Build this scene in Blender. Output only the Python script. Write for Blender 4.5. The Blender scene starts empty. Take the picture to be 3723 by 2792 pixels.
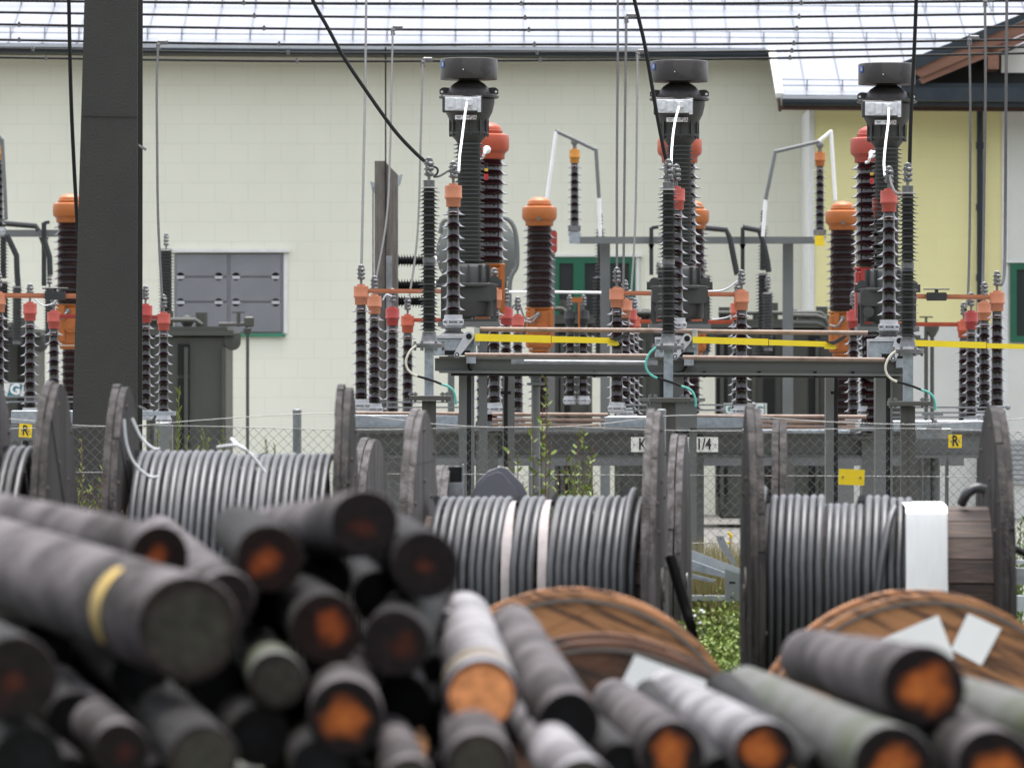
import bpy, math, random
from math import sin, cos, pi, radians, sqrt, atan2
from mathutils import Vector, Matrix
R_ = random.Random(7)
scene = bpy.context.scene
COL = scene.collection
# ---------------------------------------------------------------- camera, world, sun, exposure
H = 2.3                      # camera height, lens axis level
F = 200.0/36.0*3723.0        # focal length in source pixels
cam_d = bpy.data.cameras.new("camera"); cam = bpy.data.objects.new("camera", cam_d); COL.objects.link(cam)
cam.location = (0, 0, H); cam.rotation_euler = (radians(90), 0, 0)
cam_d.lens = 200; cam_d.sensor_width = 36; cam_d.sensor_fit = 'HORIZONTAL'
cam_d.clip_start = 0.5; cam_d.clip_end = 3000
cam_d.dof.use_dof = True; cam_d.dof.focus_distance = 54.0; cam_d.dof.aperture_fstop = 4.7
scene.camera = cam
SUN_EL, SUN_AZ = 83.0, 10.0
world = bpy.data.worlds.new("World"); scene.world = world; world.use_nodes = True
wn = world.node_tree; bg = wn.nodes['Background']
sky = wn.nodes.new('ShaderNodeTexSky'); sky.sky_type = 'NISHITA'; sky.sun_disc = False
sky.sun_elevation = radians(SUN_EL); sky.sun_rotation = radians(SUN_AZ); sky.dust_density = 4.0; sky.air_density = 1.0
hs = wn.nodes.new('ShaderNodeHueSaturation'); hs.inputs['Saturation'].default_value = 0.32
wn.links.new(sky.outputs[0], hs.inputs['Color']); wn.links.new(hs.outputs[0], bg.inputs[0])
bg.inputs[1].default_value = 0.15
sd = bpy.data.lights.new("sun", 'SUN'); so = bpy.data.objects.new("sun", sd); COL.objects.link(so)
sd.energy = 1.5; sd.angle = radians(50); sd.color = (1.0, 0.975, 0.94)
_dir = Vector((sin(radians(SUN_AZ))*cos(radians(SUN_EL)), cos(radians(SUN_AZ))*cos(radians(SUN_EL)), sin(radians(SUN_EL))))
so.rotation_euler = _dir.to_track_quat('Z', 'Y').to_euler(); so.location = (0, -20, 40)
scene.view_settings.view_transform = 'Standard'; scene.view_settings.look = 'None'
scene.view_settings.exposure = 1.56; scene.view_settings.gamma = 1.0
scene.render.engine = 'CYCLES'; scene.cycles.max_bounces = 6
scene.cycles.use_denoising = True

# ---------------------------------------------------------------- measured positions -> metres
def S(x, y, d): return Vector(((x-1861.5)*d/F, d, H-(y-1396.0)*d/F))
Q = 1.6831
def P(u, v, d): return S(u*Q, v*Q, d)
def px(n, d): return n*d/F            # source pixels -> metres at distance d

# ---------------------------------------------------------------- materials
MATS = {}
def mat(name, c, rough=.6, metal=0., c2=None, scale=3., amount=.5, bump=0., bscale=40., stretch=None, spec=None, coat=0., coord='Object', lo=.35, hi=.65, rough2=None, rotv=None):
    if name in MATS: return MATS[name]
    m = bpy.data.materials.new(name); m.use_nodes = True; nt = m.node_tree; b = nt.nodes['Principled BSDF']
    b.inputs['Roughness'].default_value = rough; b.inputs['Metallic'].default_value = metal
    if spec is not None: b.inputs['Specular IOR Level'].default_value = spec
    if coat: b.inputs['Coat Weight'].default_value = coat; b.inputs['Coat Roughness'].default_value = .08
    tc = nt.nodes.new('ShaderNodeTexCoord'); mp = nt.nodes.new('ShaderNodeMapping')
    nt.links.new(tc.outputs[coord], mp.inputs[0])
    if stretch: mp.inputs['Scale'].default_value = stretch
    if rotv: mp.vector_type = 'TEXTURE'; mp.inputs['Rotation'].default_value = rotv; mp.inputs['Scale'].default_value = tuple(1/q for q in stretch)
    if c2 is None: c2 = tuple(x*(1-.25*amount) for x in c)
    n = nt.nodes.new('ShaderNodeTexNoise'); n.inputs['Scale'].default_value = scale; n.inputs['Detail'].default_value = 8; n.inputs['Roughness'].default_value = .6
    nt.links.new(mp.outputs[0], n.inputs['Vector'])
    r = nt.nodes.new('ShaderNodeValToRGB'); r.color_ramp.elements[0].position = lo; r.color_ramp.elements[1].position = hi
    r.color_ramp.elements[0].color = (*c, 1); r.color_ramp.elements[1].color = (*c2, 1)
    nt.links.new(n.outputs['Fac'], r.inputs[0]); nt.links.new(r.outputs[0], b.inputs['Base Color'])
    if rough2 is not None:
        rr = nt.nodes.new('ShaderNodeMapRange'); rr.inputs['To Min'].default_value = rough; rr.inputs['To Max'].default_value = rough2
        rr.inputs['From Min'].default_value = .35; rr.inputs['From Max'].default_value = .65
        nt.links.new(n.outputs['Fac'], rr.inputs['Value']); nt.links.new(rr.outputs[0], b.inputs['Roughness'])
    if bump:
        n2 = nt.nodes.new('ShaderNodeTexNoise'); n2.inputs['Scale'].default_value = bscale; n2.inputs['Detail'].default_value = 4
        nt.links.new(mp.outputs[0], n2.inputs['Vector'])
        bp = nt.nodes.new('ShaderNodeBump'); bp.inputs['Strength'].default_value = bump; bp.inputs['Distance'].default_value = .02
        nt.links.new(n2.outputs['Fac'], bp.inputs['Height']); nt.links.new(bp.outputs[0], b.inputs['Normal'])
    MATS[name] = m; return m

paint = mat('grey_steel_paint', (.125, .129, .126), .45, c2=(.155, .16, .155), scale=1.3, lo=.56, hi=.6, bump=.05)
paint_l = mat('light_grey_paint', (.16, .17, .17), .45, c2=(.12, .125, .125), scale=1.2, bump=.05)
mast_m = mat('mast_paint', (.026, .026, .023), .6, c2=(.033, .032, .028), scale=2.0, bump=.25, bscale=55)
darkpost = mat('dark_post_paint', (.05, .048, .043), .6, c2=(.066, .063, .057), scale=3, bump=.15)
galv = mat('galvanised_steel', (.30, .33, .37), .38, .65, c2=(.42, .46, .5), scale=18, rough2=.5)
galv_d = mat('weathered_galvanised_steel', (.18, .19, .2), .5, .5, c2=(.28, .29, .3), scale=9)
alu = mat('cast_aluminium', (.55, .56, .59), .45, .35, scale=10, amount=.6)
alu_d = mat('dull_cast_metal', (.13, .13, .13), .45, .6, c2=(.22, .22, .23), scale=20)
porc = mat('brown_porcelain', (.010, .005, .006), .12, spec=.5, c2=(.016, .0065, .0075), scale=4, coat=.3)
porc_r = mat('red_brown_porcelain', (.015, .0045, .006), .12, spec=.5, c2=(.021, .006, .007), scale=4, coat=.3)
porc_p = mat('old_porcelain', (.020, .010, .010), .25, spec=.3, c2=(.032, .018, .018), scale=5)
sil = mat('grey_silicone', (.062, .062, .062), .5, c2=(.085, .085, .085), scale=6, spec=.4)
sil_g = mat('grey_silicone_green', (.088, .092, .088), .5, c2=(.11, .115, .11), scale=6, spec=.4)
orange = mat('orange_paint', (.38, .115, .022), .4, c2=(.30, .085, .016), scale=5, bump=.05, hi=.8)
orange_f = mat('faded_orange_paint', (.42, .155, .078), .5, c2=(.34, .115, .055), scale=6, hi=.8)
red = mat('red_paint', (.33, .035, .028), .4, c2=(.25, .027, .022), scale=5, hi=.8)
red_f = mat('faded_red_paint', (.36, .062, .042), .5, c2=(.29, .045, .03), scale=6, hi=.8)
redorange = mat('red_orange_paint', (.40, .072, .028), .4, c2=(.31, .05, .02), scale=7, hi=.7)
yellow = mat('yellow_paint', (.82, .63, .02), .45, c2=(.74, .56, .02), scale=6, hi=.8)
ysign = mat('yellow_sign', (.80, .58, .01), .5, c2=(.70, .48, .01), scale=10)
ctm = mat('transformer_head_paint', (.027, .023, .022), .42, c2=(.038, .035, .034), spec=.3, scale=5, lo=.5, hi=.53)
ctm_d = mat('transformer_casting_paint', (.034, .034, .033), .5, c2=(.045, .045, .043), scale=8)
rust = mat('rusty_pipe_paint', (.24, .17, .135), .6, c2=(.15, .095, .07), scale=9, bump=.15, lo=.45, hi=.7)
rustb = mat('orange_rusty_pipe', (.33, .19, .12), .6, c2=(.2, .16, .14), scale=9, bump=.15)
black = mat('black_rubber', (.008, .008, .008), .6, spec=.25)
wire_m = mat('dark_conductor', (.02, .02, .02), .7, 0, spec=.2)
wire_g = mat('grey_conductor', (.075, .075, .075), .7, 0, spec=.2)
white = mat('white_lead_paint', (.8, .8, .8), .5, c2=(.72, .72, .72), scale=8)
teal = mat('teal_sleeve', (.10, .42, .36), .5)
cream_s = mat('cream_sleeve', (.6, .58, .48), .5)
tank = mat('transformer_tank_paint', (.052, .054, .045), .5, c2=(.062, .064, .054), scale=2)
tank_g = mat('conservator_paint', (.12, .13, .125), .45, c2=(.1, .11, .105), scale=2)
wood_d = mat('weathered_dark_wood', (.043, .036, .035), .75, spec=.3, c2=(.008, .006, .006), scale=2.5, lo=.42, hi=.58, stretch=(7, 7, .3), bump=.6, bscale=14)
wood_g = mat('weathered_grey_wood', (.082, .073, .075), .8, c2=(.018, .014, .012), scale=2.5, lo=.42, hi=.60, stretch=(7, 7, .3), bump=.6, bscale=14)
wood_b = mat('brown_wood_board', (.095, .062, .05), .75, c2=(.038, .03, .028), scale=5, stretch=(.5, 5, 5), bump=.4, bscale=14)
wood_p = mat('grey_wood_pole', (.19, .17, .15), .85, c2=(.11, .098, .088), scale=6, stretch=(6, 6, .6), bump=.5)
wood_o = mat('orange_new_wood', (.40, .185, .078), .7, c2=(.11, .052, .028), scale=2.4, stretch=(1.1, 1.1, 15), lo=.47, hi=.60, bump=.3, bscale=9, rotv=(0, radians(25), 0))
wood_o2 = mat('brown_new_wood', (.13, .055, .028), .7, c2=(.03, .017, .013), scale=2.6, stretch=(1, 1, 7), lo=.45, hi=.6, bump=.3, bscale=9, rotv=(0, radians(20), 0))
cable_m = mat('black_power_cable', (.034, .035, .040), .46, spec=.7, c2=(.05, .052, .058), scale=9)
bark = mat('weathered_pole_wood', (.098, .086, .09), .75, spec=.14, c2=(.013, .010, .009), scale=3.0, stretch=(1.6, 1.6, .9), lo=.40, hi=.66, bump=.45, bscale=7)
bark_d = mat('tarred_shade_pole_wood', (.008, .007, .007), .7, spec=.12, c2=(.018, .016, .015), scale=4, stretch=(3, 3, .6), bump=.6, bscale=9)  # tar colour taken near black, also carrying the shade inside the pile
bark_g = mat('lichened_pole_wood', (.085, .085, .08), .68, spec=.22, c2=(.035, .045, .014), scale=3.2, stretch=(1.5, 1.5, 1), bump=.6, bscale=9, lo=.5, hi=.72)
bark_w = mat('pale_pole_wood', (.26, .25, .265), .6, spec=.3, c2=(.05, .044, .045), scale=3, stretch=(1.5, 1.5, 1), bump=.3, bscale=9)
leaf = mat('green_leaf', (.08, .15, .03), .5, c2=(.14, .22, .05), scale=30, spec=.3)
leaf_b = mat('bright_weed_leaf', (.12, .19, .035), .5, c2=(.22, .27, .06), scale=12, spec=.3)
leaf_y = mat('yellow_green_leaf', (.25, .26, .05), .5, c2=(.14, .2, .04), scale=30, spec=.3)
leaf_c = mat('grey_green_leaf', (.12, .16, .10), .6, c2=(.08, .11, .06), scale=30)
straw = mat('dry_grass', (.30, .24, .11), .8, c2=(.17, .17, .07), scale=20)
stem_m = mat('red_stem', (.14, .05, .035), .6)
stem_g = mat('green_stem', (.12, .14, .04), .6)
paper = mat('white_paper', (.9, .9, .9), .6, c2=(.86, .86, .86), scale=6)
sheet = mat('white_plastic_sheet', (.88, .88, .89), .5, c2=(.82, .82, .84), scale=5, stretch=(8, 8, 1))
paper_p = mat('pink_paper_wrap', (.36, .32, .32), .7, c2=(.27, .24, .24), scale=12)
rope = mat('pale_rope', (.55, .56, .58), .7)
glass = mat('window_glass', (.03, .035, .04), .08, spec=.8)
green = mat('green_frame_paint', (.012, .12, .065), .4)
greyhood = mat('grey_hood', (.12, .12, .14), .6)
text_m = mat('black_lettering', (.012, .012, .012), .6)
text_r = mat('red_brown_lettering', (.12, .03, .025), .6)
text_w = mat('white_lettering', (.8, .8, .8), .6)
signw = mat('white_enamel_sign', (.74, .74, .70), .4, c2=(.7, .69, .64), scale=6)
tealsign = mat('teal_sign_field', (.10, .28, .25), .5)
bluesign = mat('blue_sign_field', (.02, .08, .32), .4)
bandy = mat('yellow_marking_paint', (.42, .29, .065), .8, c2=(.25, .18, .06), scale=14)
glasstube = mat('red_gauge', (.55, .02, .03), .3)
amber = mat('amber_gauge', (.7, .42, .02), .3)

# ---------------------------------------------------------------- mesh building
class MB:
    def __init__(s): s.v = []; s.f = []
    def add(s, vs, fs):
        o = len(s.v); s.v += [Vector(v) for v in vs]; s.f += [tuple(i+o for i in f) for f in fs]; return s
    def box(s, c, size, rz=0, rot=None, bev=0):
        hx, hy, hz = size[0]/2, size[1]/2, size[2]/2
        M = rot if rot is not None else Matrix.Rotation(rz, 3, 'Z')
        c = Vector(c)
        if bev and bev < min(hx, hy, hz):
            vs = []
            for sx in (-1, 1):
                for sy in (-1, 1):
                    for sz in (-1, 1):
                        for k in range(3):
                            q = [sx*(hx-bev), sy*(hy-bev), sz*(hz-bev)]; q[k] += (sx, sy, sz)[k]*bev
                            vs.append(c+M@Vector(q))
            def I(a, b, d, k): return (((a+1)//2*2+(b+1)//2)*2+(d+1)//2)*3+k
            fs = []
            for g in (-1, 1):
                fs.append([I(g, -1, -1, 0), I(g, 1, -1, 0), I(g, 1, 1, 0), I(g, -1, 1, 0)][::g])
                fs.append([I(-1, g, -1, 1), I(-1, g, 1, 1), I(1, g, 1, 1), I(1, g, -1, 1)][::g])
                fs.append([I(-1, -1, g, 2), I(1, -1, g, 2), I(1, 1, g, 2), I(-1, 1, g, 2)][::g])
                for h in (-1, 1):
                    fs.append([I(g, h, -1, 0), I(g, h, -1, 1), I(g, h, 1, 1), I(g, h, 1, 0)])
                    fs.append([I(g, -1, h, 0), I(g, -1, h, 2), I(g, 1, h, 2), I(g, 1, h, 0)])
                    fs.append([I(-1, g, h, 1), I(-1, g, h, 2), I(1, g, h, 2), I(1, g, h, 1)])
                    for e in (-1, 1): fs.append([I(g, h, e, 0), I(g, h, e, 1), I(g, h, e, 2)])
            return s.add(vs, fs)
        vs = [c+M@Vector((x*hx, y*hy, z*hz)) for x in (-1, 1) for y in (-1, 1) for z in (-1, 1)]
        return s.add(vs, [(0, 1, 3, 2), (4, 6, 7, 5), (0, 4, 5, 1), (2, 3, 7, 6), (0, 2, 6, 4), (1, 5, 7, 3)])
    def span(s, a, b, bev=0):       # axis-aligned box from corner to corner
        a, b = Vector(a), Vector(b)
        return s.box((a+b)/2, (abs(b.x-a.x), abs(b.y-a.y), abs(b.z-a.z)), bev=bev)
    def bar(s, a, b, w, h):         # box bar between two points, w across, h tall
        a, b = Vector(a), Vector(b); d = (b-a); L = d.length; x = d.normalized()
        up = Vector((0, 0, 1)) if abs(x.z) < .95 else Vector((0, 1, 0))
        y = up.cross(x).normalized(); z = x.cross(y)
        M = Matrix((x, y, z)).transposed()
        return s.box((a+b)/2, (L, w, h), rot=M)
    def lathe(s, prof, seg=20, c=(0, 0, 0), axis='Z'):
        c = Vector(c); n = len(prof); vs = []; fs = []
        for i, (r, z) in enumerate(prof):
            for k in range(seg):
                a = 2*pi*k/seg; x, y = r*cos(a), r*sin(a)
                if axis == 'Z': q = (x, y, z)
                elif axis == 'X': q = (z, x, y)
                else: q = (y, z, x)
                vs.append(c+Vector(q))
        for i in range(n-1):
            for k in range(seg):
                k2 = (k+1) % seg
                fs.append((i*seg+k, i*seg+k2, (i+1)*seg+k2, (i+1)*seg+k))
        fs.append(tuple(range(seg))[::-1]); fs.append(tuple((n-1)*seg+k for k in range(seg)))
        return s.add(vs, fs)
    def cyl(s, a, b, r, r2=None, seg=12):
        return s.tube([a, b], [r, r if r2 is None else r2], seg)
    def tube(s, pts, r, seg=8, caps=True):
        pts = [Vector(p) for p in pts]; n = len(pts)
        rs = r if isinstance(r, (list, tuple)) else [r]*n
        t = [(pts[min(i+1, n-1)]-pts[max(i-1, 0)]).normalized() for i in range(n)]
        up = Vector((0, 0, 1)) if abs(t[0].z) < .9 else Vector((1, 0, 0))
        u = (up-t[0]*up.dot(t[0])).normalized(); vs = []; fs = []
        for i in range(n):
            u = (u-t[i]*u.dot(t[i])).normalized(); w = t[i].cross(u)
            for k in range(seg):
                a = 2*pi*k/seg; vs.append(pts[i]+(u*cos(a)+w*sin(a))*rs[i])
        for i in range(n-1):
            for k in range(seg):
                k2 = (k+1) % seg; fs.append((i*seg+k, i*seg+k2, (i+1)*seg+k2, (i+1)*seg+k))
        if caps: fs.append(tuple(range(seg))[::-1]); fs.append(tuple((n-1)*seg+k for k in range(seg)))
        return s.add(vs, fs)
    def prism(s, poly, thick, M=None, c=(0, 0, 0)):   # poly in local XZ, extruded along Y by thick
        n = len(poly); c = Vector(c); M = M or Matrix.Identity(3)
        vs = [c+M@Vector((x, -thick/2, z)) for x, z in poly]+[c+M@Vector((x, thick/2, z)) for x, z in poly]
        fs = [tuple(range(n)), tuple(range(n, 2*n))[::-1]]+[(i, i+n, (i+1) % n+n, (i+1) % n) for i in range(n)]
        return s.add(vs, fs)
    def ball(s, c, r, seg=8, sq=(1, 1, 1)):
        c = Vector(c); n = 5
        prof = [(max(.001, sin(pi*i/n))*r, -cos(pi*i/n)*r) for i in range(n+1)]
        o = len(s.v); s.lathe(prof, seg)
        for i in range(o, len(s.v)): q = s.v[i]; s.v[i] = c+Vector((q.x*sq[0], q.y*sq[1], q.z*sq[2]))
        return s
    def rbox(s, c, size, r=.02, axis='Y', seg=4):       # rounded-corner prism
        hx, hz = size[0]/2-r, size[2]/2-r; poly = []
        for (sx, sz, a0) in ((1, 1, 0), (-1, 1, 90), (-1, -1, 180), (1, -1, 270)):
            for k in range(seg+1):
                a = radians(a0+90*k/seg); poly.append((sx*hx+r*cos(a), sz*hz+r*sin(a)))
        return s.prism(poly, size[1], c=c)
    def mesh(s, name, m, org=(0, 0, 0), smooth=True, ang=35):
        me = bpy.data.meshes.new(name); o = Vector(org)
        me.from_pydata([tuple(v-o) for v in s.v], [], s.f); me.update()
        import bmesh
        bm = bmesh.new(); bm.from_mesh(me); bmesh.ops.recalc_face_normals(bm, faces=bm.faces); bm.to_mesh(me); bm.free()
        me.materials.append(m)
        if smooth:
            me.shade_smooth(); me.set_sharp_from_angle(angle=radians(ang))
        return me
ORG = {}
def thing(name, label, cat, loc, group=None, kind=None):
    o = bpy.data.objects.new(name, None); COL.objects.link(o); o.location = loc; o.empty_display_size = .1
    o['label'] = label; o['category'] = cat
    if group: o['group'] = group
    if kind: o['kind'] = kind
    ORG[o.name] = Vector(loc); return o
def part(name, mb, m, parent, label=None, smooth=True, ang=35):
    o = bpy.data.objects.new(name, mb.mesh(name, m, ORG[parent.name], smooth, ang)); COL.objects.link(o)
    o.parent = parent; ORG[o.name] = ORG[parent.name]
    if label: o['label'] = label
    return o
def single(name, mb, m, label, cat, group=None, kind=None, org=None, smooth=True, ang=35):
    if org is None:
        n = len(mb.v); org = sum(mb.v, Vector())/n; org.z = min(v.z for v in mb.v)
    o = bpy.data.objects.new(name, mb.mesh(name, m, org, smooth, ang)); COL.objects.link(o); o.location = org
    ORG[o.name] = Vector(org)
    if kind != 'structure': o['label'] = label; o['category'] = cat
    else:
        o['kind'] = kind
        if label: o['label'] = label
    if group: o['group'] = group
    if kind == 'stuff': o['kind'] = 'stuff'
    return o
# templates: list of (part name, mesh, [sub-parts]) in local coordinates
def stamp(root_name, tmpl, label, cat, group, loc, rz=0, sc=1.0):
    o = bpy.data.objects.new(root_name, None); COL.objects.link(o); o.location = loc; o.rotation_euler = (0, 0, rz)
    o.scale = (sc, sc, sc); o.empty_display_size = .1
    o['label'] = label; o['category'] = cat
    if group: o['group'] = group
    ORG[o.name] = Vector(loc)
    def rec(ts, par):
        for (n, me, sub) in ts:
            c = bpy.data.objects.new(n, me); COL.objects.link(c); c.parent = par; rec(sub, c)
    rec(tmpl, o); return o
def text_mb(txt, size, depth=.002, bold=0.0, sx=1.0):
    cu = bpy.data.curves.new('lettering', 'FONT'); cu.body = txt; cu.size = size; cu.extrude = depth; cu.offset = bold
    cu.align_x = 'CENTER'; cu.align_y = 'CENTER'; cu.resolution_u = 3
    ob = bpy.data.objects.new('lettering_tmp', cu); COL.objects.link(ob)
    dg = bpy.context.evaluated_depsgraph_get(); me = ob.evaluated_get(dg).to_mesh()
    mb = MB(); mb.add([(v.co.x*sx, -v.co.z, v.co.y) for v in me.vertices], [tuple(p.vertices) for p in me.polygons])
    ob.evaluated_get(dg).to_mesh_clear(); bpy.data.objects.remove(ob); bpy.data.curves.remove(cu)
    return mb
def moved(mb, c, M=None):
    c = Vector(c)
    for i, v in enumerate(mb.v): mb.v[i] = c+((M@v) if M else v)
    return mb
def arc(c, r, a0, a1, n=8, plane='XZ'):
    out = []
    for k in range(n+1):
        a = radians(a0+(a1-a0)*k/n); out.append(Vector(c)+Vector((r*cos(a), 0, r*sin(a))))
    return out
def smoothpath(pts, n=6):     # Catmull-Rom
    pts = [Vector(p) for p in pts]; q = [pts[0]*2-pts[1]]+pts+[pts[-1]*2-pts[-2]]; out = []
    for i in range(1, len(q)-2):
        for k in range(n):
            t = k/n; a, b, c, d = q[i-1:i+3]
            out.append(.5*((2*b)+(c-a)*t+(2*a-5*b+4*c-d)*t*t+(3*b-a-3*c+d)*t**3))
    out.append(pts[-1]); return out

# ================================================================ GROUND
g = MB(); N = 60
for i in range(N+1):
    for j in range(N+1):
        x = -150+300*i/N; y = -40+240*j/N
        g.v.append(Vector((x, y, 0)))
for i in range(N):
    for j in range(N):
        a = i*(N+1)+j; g.f.append((a, a+N+1, a+N+2, a+1))
for (x, y) in ((-1500, -1500),): pass
gm = mat('yard_ground', (.10, .095, .085), .9, c2=(.055, .075, .03), scale=.6, bump=.5, bscale=8, lo=.45, hi=.6)
o = MB(); o.add([(-1500, -1500, -.02), (1500, -1500, -.02), (1500, 1500, -.02), (-1500, 1500, -.02)], [(0, 1, 2, 3)])
single('ground', o, gm, None, None, kind='structure', org=(0, 0, 0), smooth=False)
yard = mat('substation_gravel', (.20, .195, .18), .9, c2=(.13, .125, .115), scale=14, bump=.8, bscale=60)
o = MB(); o.add([(-60, 45, .004), (60, 45, .004), (60, 100, .004), (-60, 100, .004)], [(0, 1, 2, 3)])
single('gravel_yard', o, yard, None, None, kind='structure', org=(0, 70, .004), smooth=False)

# unseen dark slope added behind the camera to darken surfaces facing it
hm = mat('added_dark_slope', (.018, .03, .012), .95, c2=(.035, .05, .02), scale=.15, lo=.4, hi=.6)
o = MB(); nA, nR = 48, 10
rh = random.Random(4)
for j in range(nR+1):
    for i in range(nA+1):
        a = radians(150+240*i/nA); r = 55+12*j+6*sin(i*.9); z = -1+ (j/nR)**.8*(52+8*sin(i*.7)+5*sin(i*1.9))*min(1, .35+sin(pi*i/nA)*1.2) + (rh.uniform(-1.2, 1.2) if j else 0)
        o.v.append(Vector((r*cos(a), r*sin(a), z)))
for j in range(nR):
    for i in range(nA): k = j*(nA+1)+i; o.f.append((k, k+1, k+nA+2, k+nA+1))
single('added_shade_hill', o, hm, None, None, kind='structure', org=(0, -60, 0))

# ================================================================ BUILDING
D = 100.0
def wallmat(name, c, c2, mortar):
    m = bpy.data.materials.new(name); m.use_nodes = True; nt = m.node_tree; b = nt.nodes['Principled BSDF']; b.inputs['Roughness'].default_value = .85
    tc = nt.nodes.new('ShaderNodeTexCoord'); mp = nt.nodes.new('ShaderNodeMapping'); mp.inputs['Rotation'].default_value = (radians(90), 0, 0)
    nt.links.new(tc.outputs['Object'], mp.inputs[0])
    br = nt.nodes.new('ShaderNodeTexBrick'); br.inputs['Scale'].default_value = 1; br.inputs['Brick Width'].default_value = .58; br.inputs['Row Height'].default_value = .343
    br.inputs['Mortar Size'].default_value = .008; br.inputs['Mortar Smooth'].default_value = .6; br.offset = .5
    br.inputs['Color1'].default_value = (*c, 1); br.inputs['Color2'].default_value = (*c2, 1); br.inputs['Mortar'].default_value = (*mortar, 1)
    nt.links.new(mp.outputs[0], br.inputs['Vector'])
    n = nt.nodes.new('ShaderNodeTexNoise'); n.inputs['Scale'].default_value = .7; n.inputs['Detail'].default_value = 6
    mp2 = nt.nodes.new('ShaderNodeMapping'); mp2.inputs['Scale'].default_value = (.9, 1, .5); nt.links.new(tc.outputs['Object'], mp2.inputs[0]); nt.links.new(mp2.outputs[0], n.inputs['Vector'])
    mx = nt.nodes.new('ShaderNodeMix'); mx.data_type = 'RGBA'; mx.blend_type = 'MULTIPLY'; mx.inputs['Factor'].default_value = 1
    r = nt.nodes.new('ShaderNodeValToRGB'); r.color_ramp.elements[0].position = .3; r.color_ramp.elements[1].position = .7
    r.color_ramp.elements[0].color = (.93, .93, .92, 1); r.color_ramp.elements[1].color = (1, 1, 1, 1)
    nt.links.new(n.outputs['Fac'], r.inputs[0]); nt.links.new(br.outputs['Color'], mx.inputs[6]); nt.links.new(r.outputs[0], mx.inputs[7])
    nt.links.new(mx.outputs[2], b.inputs['Base Color'])
    bp = nt.nodes.new('ShaderNodeBump'); bp.inputs['Strength'].default_value = .25; bp.inputs['Distance'].default_value = .01; bp.invert = True
    nt.links.new(br.outputs['Fac'], bp.inputs['Height']); nt.links.new(bp.outputs[0], b.inputs['Normal'])
    return m
wall_c = wallmat('cream_block_wall', (.82, .81, .69), (.815, .806, .685), (.74, .73, .61))
wall_y = wallmat('yellow_block_wall', (.88, .81, .42), (.87, .80, .412), (.85, .78, .40))
wall_w = mat('off_white_render', (.70, .70, .65), .85, c2=(.66, .66, .61), scale=1)
trim_w = mat('white_trim', (.78, .78, .75), .6)
soffit = mat('dark_soffit', (.06, .055, .03), .8)
gutter_m = mat('dark_blue_gutter', (.02, .028, .038), .35, .3, c2=(.03, .04, .052), scale=2)
fascia = mat('brown_fascia_wood', (.07, .028, .018), .7, c2=(.045, .018, .012), scale=4)
beamw = mat('brown_rafter_wood', (.24, .115, .075), .7, c2=(.17, .08, .05), scale=2, stretch=(.4, 4, 4))
roofm = mat('standing_seam_roof', (.235, .248, .29), .5, .0, spec=.3, c2=(.20, .213, .25), scale=.9, stretch=(2.2, .35, .35), rough2=.42)
bl = thing('substation_building', 'long cream block building with pale metal roof and yellow end section behind the switchgear', 'building', (0, D, 0))
def tilt(x): return -.0068*x
b = MB()
X0, X1 = -22, 24
zt = S(0, 190, D).z
DA = D-2.8
xc = S(2962, 0, DA).x; xr = S(3650, 0, DA).x; yb = S(0, 800+700/1.843, DA).z
b.span((X0, D, 0), (xc+2, D+.27, zt+.15)); part('wall', b, wall_c, bl, 'cream block wall', smooth=False)
b = MB(); b.span((xc, DA-.02, yb), (xr, D+.28, S(0, 345, DA).z)); part('wall', b, wall_y, bl, 'yellow block wall section', smooth=False)
b = MB(); b.span((xc, DA-.01, 0), (xr, D+.28, yb-.003)); part('plinth', b, wall_w, bl, smooth=False)
b = MB(); b.span((xr+.003, DA-.02, 0), (X1, D+.28, S(0, 345, DA).z)); part('wall', b, wall_w, bl, 'off-white rendered wall at the far right', smooth=False)
b = MB(); b.span((xc-.09, DA-.04, 0), (xc-.004, D-.003, S(0, 395, DA).z)); b.span((xr-.04, DA-.045, 0), (xr+.07, DA-.023, S(0, 390, DA).z)); part('corner_trim', b, trim_w, bl, smooth=False)
b = MB(); b.span((X0, D+.3, 0), (X1, D+14, zt)); part('inner_block', b, wall_w, bl, smooth=False)
# roof slope 18 degrees with seams
TH = radians(18)
def roofpt(x, t, y0, z0): return Vector((x, y0+t*cos(TH), z0+t*sin(TH)+tilt(x)))
ye = D-.75; ze = S(0, 176, ye).z
xk = S(2818, 0, ye).x
t_low = -3.0; ylow = None
b = MB()
def slab(b, xa, xb, ta, tb, th=.06):
    A = [roofpt(xa, ta, ye, ze), roofpt(xb, ta, ye, ze), roofpt(xb, tb, ye, ze), roofpt(xa, tb, ye, ze)]
    Bq = [q-Vector((0, 0, th)) for q in A]; b.add(A+Bq, [(0, 1, 2, 3), (7, 6, 5, 4), (0, 4, 5, 1), (1, 5, 6, 2), (2, 6, 7, 3), (3, 7, 4, 0)])
slab(b, X0, X1, 0.002, 11)
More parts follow.
